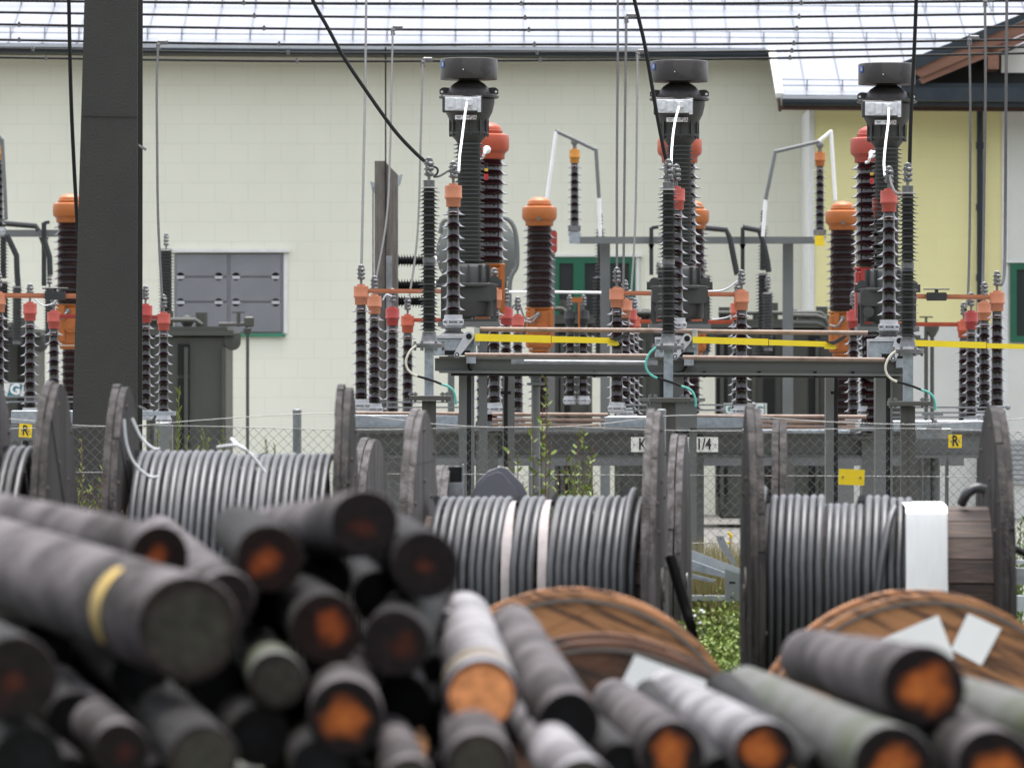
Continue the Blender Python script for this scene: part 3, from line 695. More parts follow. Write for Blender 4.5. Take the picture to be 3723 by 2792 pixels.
# grey arresters on their support columns
gx = [(1560, 677), (2430, 684), (3300, 697)]
for i, (x, yt) in enumerate(gx):
    d = 50.0; top = S(x, yt, d); base = top.z-(A_TOP-.10)
    gp = .42     # galvanised square post below the arrester
    zb = base-gp
    t = stamp('surge_arrester', TA, 'slim dark grey ribbed arrester on a galvanised post, %s of the front three' % names3[i], 'arrester', 'slim grey arresters on columns', (top.x, d, base))
    c = thing('support_column', 'dark steel column with bolted top plate under the %s slim grey arrester' % names3[i], 'column', (top.x, d, 0), 'dark arrester columns')
    b = MB(); w = px(51, d); b.span((top.x-w/2, d-w/2, 0), (top.x+w/2, d+w/2, zb-.045)); b.box((top.x, d-w/2-.003, zb/2), (.006, .006, zb-.1)); part('shaft', b, darkpost, c, smooth=False)
    b = MB(); b.box((top.x+px(5, d), d, zb-.022), (px(152, d), .3, .042), bev=.004)
    part('top_plate', b, darkpost, c, smooth=False)
    b = MB()
    for sx in (-.16, -.12, .12, .16): b.cyl((top.x+sx, d-.12, zb-.06), (top.x+sx, d-.12, zb+.03), .012, seg=6); b.cyl((top.x+sx, d-.12, zb+.004), (top.x+sx, d-.12, zb+.02), .022, seg=6)
    part('bolt', b, alu_d, c)
    b = MB(); w2 = px(33, d); b.span((top.x-w2/2, d-w2/2, zb), (top.x+w2/2, d+w2/2, base-.001)); part('square_post', b, galv, c, smooth=False)
    # earth lead: pale / black / teal
    e = thing('earth_lead', 'curled earth cable round the post of the %s slim grey arrester' % names3[i], 'cable', (top.x, d, zb), 'curled earth cables')
    q0 = Vector((top.x, d, base))
    o1 = [(-.11, -.1, .02), (-.165, -.1, -.03), (-.2, -.1, -.11), (-.19, -.1, -.18), (-.15, -.1, -.225), (-.1, -.1, -.25)]
    o2 = [(-.1, -.1, -.25), (-.03, -.1, -.27), (.05, -.1, -.295), (.11, -.1, -.32)]
    o3 = [(.11, -.1, -.32), (.17, -.1, -.34), (.215, -.1, -.38), (.235, -.1, -.45), (.235, -.1, -.5)]
    for o_, m_, nm in ((o1, cream_s if i != 1 else teal, 'sleeve'), (o2, black, 'sleeve'), (o3, teal, 'sleeve')):
        b = MB(); b.tube(smoothpath([q0+Vector(k) for k in o_], 5), .0105, 8); part(nm, b, m_, e)
# jumpers from arrester to post insulator
def cable(name, pts, r, m, label, cat='cable', group=None, kind=None):
    b = MB(); b.tube(smoothpath(pts, 6), r, 8); return single(name, b, m, label, cat, group, kind)
cable('jumper_cable', [S(1556, 600, 50.3), S(1588, 612, 50.6), S(1590, 630, 51), S(1578, 643, 51.5), S(1600, 640, 52), S(1630, 622, 53), S(1652, 612, 54)], .010, wire_m, 'dark jumper cable looping from the left slim grey arrester', 'jumper', 'short jumpers')
cable('jumper_cable', [S(3306, 630, 50.3), S(3298, 680, 50.6), S(3285, 702, 51.5), S(3262, 705, 52), S(3245, 680, 53), S(3235, 645, 54)], .012, wire_g, 'grey jumper cable sagging from the right slim grey arrester', 'jumper', 'short jumpers')
cable('jumper_cable', [S(2428, 606, 50.3), S(2440, 625, 51), S(2450, 640, 52), S(2456, 650, 54)], .010, wire_m, 'short dark jumper beside the middle slim grey arrester', 'jumper', 'short jumpers')
# white leads from the CT heads
for pts, lab in (([(1697, 375), (1690, 420), (1680, 500), (1671, 570), (1668, 625)], 'left'), ([(2468, 390), (2455, 440), (2446, 500), (2441, 570), (2441, 612)], 'middle'), ([(3231, 395), (3230, 440), (3220, 520), (3214, 590), (3217, 640)], 'right')):
    cable('white_lead', [S(x, y, 56.8-2.6*k/4) for k, (x, y) in enumerate(pts)], px(9, 55)/2, white, 'white painted lead hanging from the %s round transformer head' % lab, 'lead', 'white leads from transformer heads')
# two rows of post insulators on the platform
DF = 54.0
front = [(1648, 667, 54, 'orange', 'front orange-capped post insulator on the platform, left bay'), (1690, 683, 57.2, 'orange', 'orange-capped post insulator hidden just behind the left front one'),
         (2459, 678, 54, 'red', 'front post insulator with faded red cap, middle bay'), (2478, 700, 57.2, 'red', 'rear red-capped post insulator of the middle bay platform'),
         (3232, 685, 54, 'red', 'front post insulator with faded red cap, right bay'), (3201, 711, 57.2, 'red', 'rear red-capped post insulator of the right bay platform')]
for (x, y, d, k, lab) in front:
    q = S(x, y, d); sc = 1.0
    stamp('post_insulator', TB[k], lab, 'insulator', 'platform post insulators', (q.x, d, q.z-B_TOP*sc), 0, sc)
    # rotating base housing below
b = None
hz = [(1648, 1228, 54), (2459, 1238, 54), (3232, 1245, 54)]
for i, (x, y, d) in enumerate(hz):
    q = S(x, y, d); zt_ = S(*front[2*i][:2], d).z-B_TOP
    t = thing('drive_housing', 'galvanised drive box with turntable under the %s front post insulator' % names3[i], 'drive box', (q.x, d, 0 or q.z-.15), 'galvanised drive boxes')
    b = MB(); zb = S(0, 1292+6*i, d).z; z1 = S(0, 1231+6*i, d).z
    b.box((q.x-.0, d, (zb+z1)/2), (.40, .34, z1-zb), bev=.006); part('box', b, galv, t, smooth=False)
    b = MB(); b.span((q.x-.2, d-.19, z1+.002), (q.x+.24, d+.18, z1+.028)); part('lid_plate', b, alu, t, smooth=False)
    b = MB(); b.lathe([(.14, z1+.03), (.11, z1+.05), (.075, z1+.07), (.075, z1+.09), (.12, z1+.095), (.12, z1+.11), (.085, zt_-.003)], 20, (q.x, d, 0)); part('turntable', b, alu_d, t)
    b = MB(); b.span((q.x-.08, d-.176, zb+.002), (q.x+.16, d-.171, zb+.045)); part('slot', b, black, t, smooth=False)
    # lever arm
    dd = d-.24
    A = S(1705+(2498-1705)*(i == 1)+(3270-1705)*(i == 2), 1223+8*i, dd); B = S(1661+(2454-1661)*(i == 1)+(3247-1661)*(i == 2), 1290+7*i, dd)
    v = (B-A).normalized(); n = Vector((v.z, 0, -v.x)); poly = []
    for (c, r, a0, a1) in ((A, .047, 0, 180), (B, .028, 180, 360)):
        for k in range(9):
            a = radians(a0+(a1-a0)*k/8); poly.append((c.x+r*(n.x*cos(a)-v.x*sin(a)), c.z+r*(n.z*cos(a)-v.z*sin(a))))
    if i < 3:
        l = thing('crank_lever', 'pale metal crank lever on the %s drive box' % names3[i], 'lever', B, 'pale crank levers')
        b = MB(); b.prism(poly, .012, c=(0, dd, 0)); part('arm', b, alu, l, smooth=False)
        b = MB(); b.lathe([(.028, dd-.012), (.028, dd+.05)], 16, (A.x, 0, A.z), 'Y'); b.lathe([(.022, dd-.010), (.022, dd+.03)], 12, (B.x, 0, B.z), 'Y'); part('pivot', b, black, l)
        b = MB(); b.lathe([(.013, dd-.02), (.013, dd+.0)], 8, (B.x, 0, B.z), 'Y'); part('bolt', b, alu, l)
    b = MB(); b.box(A+Vector((.075, .1, .0)), (.05, .2, .17)); b.box(A+Vector((.02, .15, -.13)), (.09, .16, .25)); part('bracket', b, galv, t, smooth=False)
# yellow earthing arms
ya = [((1727, 1213, 1240), (2003, 1220, 1247), (2006, 1222, 1245), (2247, 1229, 1249)), ((2519, 1224, 1247), (2793, 1232, 1256), (2796, 1235, 1255), (3036, 1243, 1262)), ((3317, 1236, 1258), (3586, 1244, 1267), (3589, 1248, 1266), (3990, 1258, 1275))]
for i, (a, b_, c, e) in enumerate(ya):
    d = 53.7; t = thing('earthing_arm', 'long yellow earthing arm, %s of the three' % names3[i], 'earthing arm', S(a[0], a[2], d), 'yellow earthing arms')
    for (p, q) in ((a, b_), (c, e)):
        b = MB(); A0, A1, B0, B1 = S(p[0], p[1], d), S(p[0], p[2], d), S(q[0], q[1], d), S(q[0], q[2], d); k = Vector((0, .05, 0))
        b.add([A0, A1, B1, B0, A0+k, A1+k, B1+k, B0+k], [(0, 1, 2, 3), (7, 6, 5, 4), (0, 4, 5, 1), (2, 6, 7, 3), (0, 3, 7, 4), (1, 5, 6, 2)]); part('bar_section', b, yellow, t, smooth=False)
    if i < 2:
        b = MB(); w = S(e[0], e[2], d)
        b.prism([(w.x-.09, w.z+.05), (w.x-.02, w.z+.055), (w.x+.06, w.z+.10), (w.x+.1, w.z+.115), (w.x+.105, w.z+.095), (w.x+.03, w.z+.04), (w.x-.02, w.z+.02)], .05, c=(0, d-.03, 0)); part('contact_finger', b, mat('dark_contact', (.05, .05, .052), .4, .5), t, smooth=False)
        b = MB(); b.prism([(w.x-.06, w.z+.045), (w.x-.01, w.z+.03), (w.x+.015, w.z-.01), (w.x-.01, w.z-.022), (w.x-.1, w.z-.015), (w.x-.1, w.z+.02)], .06, c=(0, d+.02, 0)); part('tip', b, yellow, t, smooth=False)
# long pipes
def pipe(name, pts, r, m, label, cat='pipe', group=None, flat=None):
    t = MB(); t.tube(pts, r, 12)
    if flat:
        for q, s_ in ((pts[0], 1), (pts[-1], -1)):
            q = Vector(q); t.box(q+Vector((-s_*.04, 0, 0)), (.16, .012, r*2.1)); t.cyl(q+Vector((-s_*.06, -.03, 0)), q+Vector((-s_*.06, .03, 0)), .014, seg=6)
    return single(name, t, m, label, cat, group)
d = 53.9
pipe('drive_pipe', [S(1745, 1197, d), S(2410, 1202, d), S(2590, 1206, d), S(3155, 1211, d)], px(17, d)/2, rust, 'upper rust-spotted drive pipe running along the platform behind the yellow arms', group='rusty drive pipes')
pipe('drive_pipe', [S(1690, 1290, 53.3), S(2355, 1294, 53.3)], px(15, d)/2, rust, 'rusty drive pipe on top of the left half of the channel beam', group='rusty drive pipes')
pipe('drive_pipe', [S(2482, 1299, 53.3), S(3215, 1308, 53.3)], px(15, d)/2, rust, 'rusty drive pipe on top of the right half of the channel beam', group='rusty drive pipes')
pipe('tie_rod', [S(1905, 1315, 53.2), S(2345, 1319, 53.2)], px(16, d)/2, galv_d, 'galvanised tie rod with flattened ends on the channel beam', 'rod', flat=True)
# platform
t = thing('steel_platform', 'grey painted channel beam platform on legs carrying the yellow arms and front insulators', 'platform', S(2430, 1396+H*F/54, 54))
b = MB(); d = 54.0
def chan(b, x0, y0, x1, y1, hh, d, dep=.3):
    A, B = S(x0, y0, d), S(x1, y1, d); h = px(hh, d); k = Vector((0, 0, h))
    b.bar(A-k/2, B-k/2, .02, h-.012)
    for s_ in (0, 1):
        z = -k*s_; b.bar(A+z+Vector((0, dep, 0)), B+z+Vector((0, dep, 0)), .10, .022)
chan(b, 1597, 1300, 3290, 1312, 52, d, -.03)
part('channel_beam', b, paint, t, smooth=False)
b = MB(); A, B = S(1597, 1326, d)+Vector((0, 3, 0)), S(3290, 1338, d)+Vector((0, 3, 0)); b.bar(A, B, .06, .13); part('channel_beam', b, paint, t, 'rear channel beam', smooth=False)
b = MB()
for x in (1600, 2000, 2500, 2880, 3270): q = S(x, 1325, d); b.box(q+Vector((0, 1.5, 0)), (.1, 2.96, .12))
part('cross_beam', b, paint, t, smooth=False)
b = MB(); b.tube([S(1640, 1358, d), S(2430, 1362, d), S(3270, 1366, d)], .022, 8); b.tube([S(1705, 1300, d-.05), S(1704, 1335, d-.05), S(1715, 1352, d-.05), S(1740, 1358, d-.03)], .012, 8); b.tube([S(2494, 1315, d-.05), S(2493, 1335, d-.05), S(2480, 1352, d-.05), S(2440, 1360, d-.03)], .012, 8)
for x in (2160, 2560, 2760, 2963, 3100): b.box(S(x, 1361, d-.01), (.03, .06, .06))
part('cable_run', b, black, t)
legs = [(1668, 1698, 54.2, .3, paint), (1698, 1713, 54.25, .3, None), (1713, 1725, 54.2, .3, paint), (1827, 1872, 54.6, .25, paint), (3003, 3036, 54.4, .25, paint), (3184, 3222, 54.4, .3, paint), (3222, 3237, 54.45, .28, None), (3237, 3246, 54.4, .3, paint)]
for (x0, x1, d, dep, m) in legs:
    a = S(x0, 1350, d); b = MB(); b.span((a.x, d, 0), (S(x1, 0, d).x-.002, d+dep, S(0, 1352, d).z)); part('leg', b, m or mat('dark_web_slot', (.022, .025, .032), .4), t, smooth=False)  # entries without a material fill the slot between flanges with a darker colour
b = MB(); q = S(1948, 1350, 55); b.cyl((q.x, 55, 0), (q.x, 55, S(0, 1405, 55).z), px(16, 55), seg=18); b.lathe([(px(16, 55), S(0, 1402, 55).z), (px(33, 55), S(0, 1400, 55).z), (px(33, 55), S(0, 1392, 55).z), (px(18, 55), S(0, 1390, 55).z), (px(20, 55), S(0, 1375, 55).z), (px(40, 55), S(0, 1357, 55).z)], 18, (q.x, 55, 0)); part('leg', b, paint_l, t, 'round grey tubular leg')
for (x, y0) in ((1843, 1352), (3043, 1362)):
    b = MB(); dd = 54.25; b.tube([S(x-18, y0+4, dd), S(x-4, y0+6, dd), S(x-2, y0+22, dd), S(x-4, 1450, dd), (S(x-4, 0, dd).x, dd, 0)], .02, 8); b.box(S(x-4, 1428, dd-.02), (.1, .02, .03)); part('conduit', b, black, t)

# current transformers and their stands
cts = [(1705, 215), (2470, 223.5), (3224, 233)]
for i, (x, y) in enumerate(cts):
    d = 57.2; q = S(x, y, d); zb = q.z-C_TOP
    stamp('current_transformer', TC, 'tall dark grey current transformer with round cover and silver terminals, %s of three' % names3[i], 'transformer', 'current transformers with round heads', (q.x, d, zb))
    sx_ = (1756, 2442, 3214)[i]; c_ = S(sx_, 0, d)
    t = thing('transformer_stand', 'grey steel stand under the %s current transformer' % names3[i], 'stand', (c_.x, d, 0), 'current transformer stands')
    b = MB(); b.box((q.x, d, zb-.04), (.62, .5, .05))
    if i == 1:
        zz = S(0, 1446, d).z
        b.box((c_.x+.04, d, (zb-.07+zz)/2), (.16, .2, zb-.07-zz)); part('pedestal', b, paint, t, smooth=False)
        b = MB(); b.box((c_.x, d, zz-.02), (.66, .4, .03)); b.span((c_.x-.25, d-.15, zz-.3), (c_.x+.25, d+.15, zz-.037)); part('head_frame', b, paint, t, smooth=False)
        for sx in (-.215, .215):
            b = MB(); b.span((c_.x+sx-.033, d-.1, 0), (c_.x+sx+.033, d+.1, zz-.303)); part('leg', b, paint, t, smooth=False)
    else:
        b.box((c_.x, d, (zb-.067)/2), (px(32, d), .16, zb-.067)); part('pedestal', b, paint, t, smooth=False)

# breakers
for i, (x, y, T, lab) in enumerate([(1770, 445, TD_r, 'breaker pole with glossy brown insulator and red-orange dome cap, left bay'), (2471, 458, TD_rm, 'breaker pole with red dome cap hidden behind the middle transformer head'), (3172, 458, TD_rr, 'breaker pole with red dome cap and red gear housing, right bay')]):
    d = 62; q = S(x, y, d); sc = 1.0; z = q.z-D_TOP
    stamp('breaker_pole', T, lab, 'breaker', 'red capped breaker poles', (q.x, d, z), 0, sc)
    c = thing('breaker_stand', 'grey steel stand beneath the %s red-capped breaker' % names3[i], 'stand', (q.x, d, 0), 'breaker stands')
    b = MB(); b.box((q.x, d, z-.02), (.45, .4, .035)); b.span((q.x-.12, d-.12, 0), (q.x+.12, d+.12, z-.04)); part('column', b, paint, c, smooth=False)
for i, (x, y, lab) in enumerate([(255, 705, 'orange-capped breaker pole half hidden by the dark mast'), (1961, 717, 'orange-capped breaker pole with dark triangle, left of the green window'), (2515, 728, 'orange-capped breaker pole mostly hidden behind the middle bay'), (3064, 732, 'orange-capped breaker pole in front of the yellow wall')]):
    d = 79.5; q = S(x, y, d); z = q.z-D_TOP
    t = stamp('breaker_pole', TD_o, lab, 'breaker', 'orange capped breaker poles', (q.x, d, z))
    if i in (1, 3):
        b = MB(); b.prism([(-.035, 0), (.035, 0), (0, .065)], .01, c=(-.01, -.246, D_TOP-.33)); o = bpy.data.objects.new('triangle_mark', b.mesh('triangle_mark', tank_g)); COL.objects.link(o); o.parent = t
    c = thing('breaker_stand', ['grey stand of the breaker beside the dark mast', 'grey stand under the orange-capped breaker left of the green window', 'grey stand under the hidden middle orange-capped breaker', 'grey stand under the orange-capped breaker by the yellow wall'][i], 'stand', (q.x, d, 0), 'breaker stands')
    b = MB(); b.box((q.x, d, z-.02), (.45, .4, .035)); b.span((q.x-.15, d-.12, 0), (q.x+.15, d+.12, z-.04)); part('column', b, paint, c, smooth=False)
# bulbs and gauges on the red caps
for i, (x, y) in enumerate(((1768, 545), (3170, 560))):
    d = 61.6; t = thing('gauge_tube', 'red and yellow gauge tube hanging beside the %s red breaker cap' % ('left' if i == 0 else 'right'), 'gauge', S(x, y+90, d), 'gauge tubes')
    q = S(x, y+55, d)
    b = MB(); b.cyl(q+Vector((0, 0, .02)), q+Vector((0, 0, -.02)), .018, seg=10); part('stopper', b, black, t)
    b = MB(); b.cyl(q+Vector((0, 0, -.04)), q+Vector((0, 0, -.07)), .018, seg=10); part('float', b, amber, t)
    b = MB(); b.tube([q+Vector((0, 0, -.10)), q+Vector((0, 0, -.15)), q+Vector((0, 0, -.165))], [.02, .022, .014], 10); part('reservoir', b, glasstube, t)
    b = MB(); b.tube(smoothpath([S(x, y, d-.05), S(x-8, y+15, d-.1), S(x-12, y+28, d-.05), S(x-22, y+32, d)], 4), px(5, d), 8); b.ball(S(x+2, y, d), .045); part('bulb_lead', b, white, t)

# ================================================================ LOWER DISCONNECTORS (d 60-70)
low = [(1313, 1033, 61.5, 'orange', 'leftmost orange-capped post insulator left of the wooden post'),
       (1361, 1070, 65, 'orange', 'orange-capped post insulator second from left beside the wooden post'),
       (1427, 1114, 66.5, 'redm', 'red-capped post insulator in front of the grey wooden post'),
       (1482, 1142, 69, 'ro', 'red-orange capped post insulator with arm, left of the left slim grey arrester'),
       (1797, 1045, 61.5, 'orange', 'post insulator seen below the platform between the left legs'),
       (1840, 1115, 67, 'redm', 'red-capped insulator left of the left orange breaker housing'),
       (1882, 1142, 69, 'red', 'faded red capped insulator touching the left orange breaker housing'),
       (2243, 1043, 61.5, 'orange', 'orange-capped post insulator at the tip of the left yellow arm'),
       (2272, 1085, 65, 'orange', 'orange-capped insulator just behind the one at the yellow arm tip'),
       (2290, 1120, 67, 'redm', 'red-capped insulator behind the tip of the left yellow arm'),
       (2306, 1147, 69.5, 'ro', 'red-orange capped insulator right of the yellow arm tip'),
       (2696, 1052, 61.5, 'orange', 'orange-capped post insulator standing over the middle yellow arm'),
       (2681, 1095, 66, 'ro', 'red-orange capped insulator behind the one over the middle yellow arm'),
       (3103, 1125, 67, 'redm', 'red-capped insulator left of the right transformer base'),
       (3150, 1060, 62, 'orange', 'insulator hidden below the right transformer base'),
       (3625, 1056, 61.5, 'orange', 'rightmost orange-capped post insulator beside the green window'),
       (3579, 1093, 64.5, 'orange', 'orange-capped insulator second from the right end'),
       (3531, 1128, 67, 'redm', 'red-capped insulator in front of the right drainpipe'),
       (3504, 1161, 69.5, 'ro', 'red-orange capped insulator at the end of the right red arm'),
       (109, 1097, 67, 'red', 'red-capped insulator beside the small G sign at the left'),
       (196, 1128, 69, 'red', 'red-capped insulator joined to the orange housing left of the mast'),
       (529, 1104, 67, 'redm', 'red-capped insulator just right of the dark mast'),
       (595, 1134, 69, 'red', 'faded red capped insulator below the shutter window'),
       (-6, 1060, 61.5, 'orange', 'insulator cut off by the left picture edge')]
for (x, y, d, k, lab) in low:
    q = S(x, y, d); stamp('post_insulator', TB[k], lab, 'insulator', 'disconnector post insulators', (q.x, d, q.z-B_TOP), R_.uniform(-.3, .3), 1.0)
def arm(x0, y0, x1, y1, d, h, m, label, blade=None):
    t = thing('contact_arm', label, 'contact arm', S((x0+x1)/2, y0, d), 'disconnector contact arms')
    b = MB(); b.bar(S(x0, y0, d), S(x1, y1, d), .05, px(h, d)); b.bar(S(x0, y0, d)+Vector((0, -.028, 0)), S(x1, y1, d)+Vector((0, -.028, 0)), .006, px(h*.3, d)); part('bar', b, m, t, smooth=False)
    if blade:
        b = MB(); q = S(blade, (y0+y1)/2, d-.05); b.box(q, (.22, .05, .09), bev=.01); b.box(q+Vector((0, 0, .08)), (.28, .06, .015), bev=.004); b.cyl(q, q+Vector((0, 0, .08)), .02); part('contact_jaw', b, mat('dark_contact', (.05, .05, .052), .4, .5), t)
arm(1330, 1058, 1760, 1061, 61.5, 16, orange_f, 'orange contact arm crossing behind the left slim grey arrester')
arm(2268, 1066, 2460, 1068, 61.5, 16, orange_f, 'orange contact arm right of the insulator at the yellow arm tip')
arm(2480, 1069, 2672, 1071, 61.5, 16, orange_f, 'orange contact arm left of the insulator over the middle yellow arm')
arm(3170, 1076, 3602, 1081, 61.5, 17, orange_f, 'orange contact arm with dark jaw before the yellow wall', 3405)
arm(-60, 1074, 300, 1077, 61.5, 18, orange_f, 'orange contact arm with dark jaw left of the mast', 200)
arm(1500, 1164, 1690, 1164, 69, 14, redorange, 'red contact arm behind the left slim grey arrester')
arm(2325, 1169, 2480, 1169, 69, 14, redorange, 'red contact arm behind the middle transformer, left side')
arm(2500, 1171, 2665, 1171, 69, 14, redorange, 'red contact arm behind the middle transformer, right side')
arm(3180, 1178, 3490, 1180, 69.5, 15, redorange, 'red contact arm below the orange one before the yellow wall')
arm(215, 1150, 290, 1150, 69, 15, red, 'short red contact arm left of the mast')
arm(535, 1153, 590, 1154, 69, 14, red, 'short red contact arm right of the mast')
# small leads between them
for pts, d, w, m, lab in (([(2560, 1060), (2620, 1058), (2660, 1040), (2693, 1010)], 62, 8, alu, 'grey lead rising to the insulator over the middle yellow arm'),
                       ([(2590, 1162), (2640, 1155), (2670, 1140)], 66, 5, alu, 'thin lead below the lead over the middle yellow arm'),
                       ([(125, 1085), (155, 1110), (190, 1105), (205, 1090)], 62, 5, alu, 'thin sagging lead below the left orange arm'),
                       ([(1392, 1092), (1405, 1072), (1425, 1078)], 66, 6, alu, 'small grey loop above the red cap by the wooden post'),
                       ([(1858, 1125), (1872, 1108), (1890, 1112), (1905, 1150), (1925, 1160), (1960, 1140)], 69, 7, alu_d, 'sagging lead to the left orange breaker housing')):
    cable('bonding_wire', [S(x, y, d) for x, y in pts], px(w, d)/2, m, lab, 'wire', 'thin bonding leads')

# lower galvanised beams and grey girders
t = thing('girder_structure', 'low grey girder frame with galvanised beams carrying the disconnector insulators', 'steel frame', S(2430, 1396+H*F/62, 62))
for (x0, x1, y0, y1, d) in ((1268, 1668, 1507, 1553, 61.96), (2198, 2800, 1513, 1560, 61.96), (3245, 3662, 1529, 1570, 61.96)):
    b = MB(); A, B = S(x0, y0, d), S(x1, y1, d); b.span(A, B+Vector((0, .35, 0)), bev=.01); part('galvanised_beam', b, galv, t, smooth=False)
b = MB()
for (x0, x1, y, hh, m) in ((1290, 3665, 1572, 88, 0),): 
    A, B = S(x0, y, 62), S(x1, y+hh, 62); b.span(A+Vector((0, .03, 0)), B+Vector((0, .06, 0))); b.bar(S(x0, y, 62.04), S(x1, y, 62.04), .10, .03); b.bar(S(x0, y+hh, 62), S(x1, y+hh, 62), .16, .03)
part('girder', b, paint, t, smooth=False)
b = MB(); b.span(A+Vector((0, 6, 0)), B+Vector((0, 6.06, 0))); part('girder', b, paint, t, 'rear grey girder', smooth=False)
b = MB(); b.span(S(1290, 1552, 61.6), S(3240, 1566, 61.9)); part('rail', b, paint_l, t, smooth=False)
b = MB(); b.span(S(1300, 1662, 64), S(3500, 1692, 64.2)); part('lower_rail', b, paint_l, t, smooth=False)
for x in (1400, 1490, 2600, 2710, 3340, 3400):
    pass
for (x0, x1) in ((1390, 1404), (1404, 1490), (2100, 2145), (2520, 2560), (2850, 2890), (3325, 3345), (3345, 3382), (3384, 3412), (3440, 3450)):
    b = MB(); a = S(x0, 0, 62.6); b.span((a.x, 62.6, 0), (S(x1, 0, 62.6).x-.003, 62.8, S(0, 1663, 62.6).z)); part('leg', b, paint if x0 != 1390 else darkpost, t, smooth=False)
b = MB()
for x in (3370, 3402): q = S(x, 0, 62.3); b.cyl((q.x, 62.3, 0), (q.x, 62.3, S(0, 1598, 62.3).z), px(16, 62.3), seg=16)
part('round_leg', b, paint_l, t)
b = MB(); b.box(S(3395, 1577, 61.4), (.38, .1, .12), bev=.01); b.box(S(3395, 1558, 61.4), (.16, .12, .06)); b.cyl(S(3397, 1528, 61.2), S(3397, 1545, 61.2), .03); b.box(S(3390, 1505, 61.2), (.22, .12, .04)); part('bearing_block', b, galv_d, t)
for (x0, x1, y, r, m, k, lab) in ((1265, 1680, 1502, 8, rust, 61, 'thin rusty pipe along the left galvanised beam'), (1790, 2210, 1506, 9, rust, 61, 'rusty pipe at the height of the galvanised beams, left of centre'), (1790, 2200, 1526, 9, rust, 61, 'second rusty pipe left of centre below the first'), (1790, 2180, 1543, 7, rustb, 61, 'lowest orange rusty pipe left of centre'),
                          (2700, 3150, 1514, 10, rust, 60.8, 'rusty pipe low behind the right-hand legs'), (2740, 3110, 1533, 10, rust, 60.8, 'second rusty pipe low behind the right-hand legs'), (2745, 3110, 1550, 8, rustb, 60.8, 'orange rusty pipe low behind the right-hand legs'), (2700, 3090, 1566, 10, galv, 60.8, 'bright galvanised pipe low behind the right-hand legs'), (2460, 2700, 1510, 8, rust, 60.9, 'short rusty pipe behind the K sign')):
    pipe('linkage_pipe', [S(x0, y, k), S(x1, y+2, k)], px(r, k)*.8, m, lab, group='low linkage pipes')
for (x0, x1, y, dd, lab) in ((1370, 1690, 1462, 66, 'upper thin flat rod behind the left column'), (1370, 1690, 1481, 66, 'lower thin flat rod behind the left column'), (2270, 2740, 1472, 61, 'upper thin flat rod right of the middle column'), (2270, 2630, 1491, 61, 'lower thin flat rod right of the middle column'), (3240, 3665, 1481, 61, 'upper thin flat rod at the right end'), (3240, 3620, 1500, 64, 'middle thin flat rod at the right end'), (3240, 3560, 1517, 66, 'lowest thin flat rod at the right end'), (0, 300, 1443, 62, 'upper thin flat rod left of the mast'), (0, 300, 1461, 63, 'lower thin flat rod left of the mast')):
    b = MB(); b.bar(S(x0, y, dd), S(x1, y, dd), .05, .018); b.ball(S(x1, y, dd), .03); single('link_rod', b, galv_d, lab, 'rod', 'thin flat link rods')
# left frame beam
t = thing('girder_structure', 'galvanised beam and grey frame left of the dark mast behind the reels', 'steel frame', S(150, 1396+H*F/62, 62))
b = MB(); b.span(S(40, 1492, 62), S(330, 1540, 62.3), bev=.01); b.span(S(500, 1496, 66), S(640, 1510, 66.3)); part('galvanised_beam', b, galv, t, smooth=False)
b = MB(); b.span(S(-40, 1545, 62.5), S(330, 1600, 62.7)); part('girder', b, paint_l, t, smooth=False)
for x in (10, 140, 560):
    b = MB(); a = S(x, 0, 62.8); b.span((a.x, 62.8, 0), (a.x+.2, 63, S(0, 1545, 62.8).z)); part('leg', b, paint_l, t, smooth=False)
# small base blocks for the caps' pedestals on the beams near mast
t = thing('bracket_box', 'small grey junction box on its bracket right of the dark mast', 'junction box', S(600, 1570, 64)); b = MB(); b.span(S(565, 1535, 64), S(620, 1560, 64.2), bev=.01); b.span(S(575, 1562, 64), S(612, 1590, 64.2), bev=.01); part('box', b, galv_d, t, smooth=False)

# ================================================================ REAR GANTRY, TRANSFORMERS, POST (d 75-92)
t = thing('rear_gantry', 'light grey steel portal with long horizontal beam before the green window', 'gantry', S(2500, 1396+H*F/88, 88))
b = MB(); b.span(S(2095, 861, 88), S(2970, 887, 88.25)); part('cross_beam', b, paint_l, t, smooth=False)
for x0, x1 in ((2183, 2218), (2847, 2884)):
    b = MB(); a = S(x0, 0, 88.3); b.span((a.x, 88.3, 0), (S(x1, 0, 88.3).x, 88.5, S(0, 862, 88).z)); part('leg', b, paint_l, t, smooth=False)
b = MB()
for x in (2368, 2700):
    b = MB(); b.bar(S(x, 828, 87.9), S(x, 1000, 87.9), .06, .06); b.bar(S(x, 830, 87.9), S(x+26, 826, 87.9), .05, .05); b.prism([(S(x-12, 0, 87.9).x, S(0, 888, 87.9).z), (S(x+12, 0, 87.9).x, S(0, 888, 87.9).z), (S(x+5, 0, 87.9).x, S(0, 905, 87.9).z), (S(x-5, 0, 87.9).x, S(0, 905, 87.9).z)], .06, c=(0, 87.9, 0))
    part('hanger', b, mat('dark_bracket', (.02, .022, .024), .5), t, smooth=False)
t = thing('rear_gantry', 'grey steel beam portal at the far left edge behind the orange arm', 'gantry', S(30, 1396+H*F/88, 88))
b = MB(); b.span(S(-300, 836, 88), S(225, 862, 88.25)); part('cross_beam', b, paint_l, t, smooth=False)
b = MB(); a = S(-260, 0, 88.3); b.span((a.x, 88.3, 0), (a.x+.15, 88.5, S(0, 840, 88).z)); part('leg', b, paint_l, t, smooth=False)
b = MB()
dk = mat('dark_bracket', (.02, .022, .024), .5)
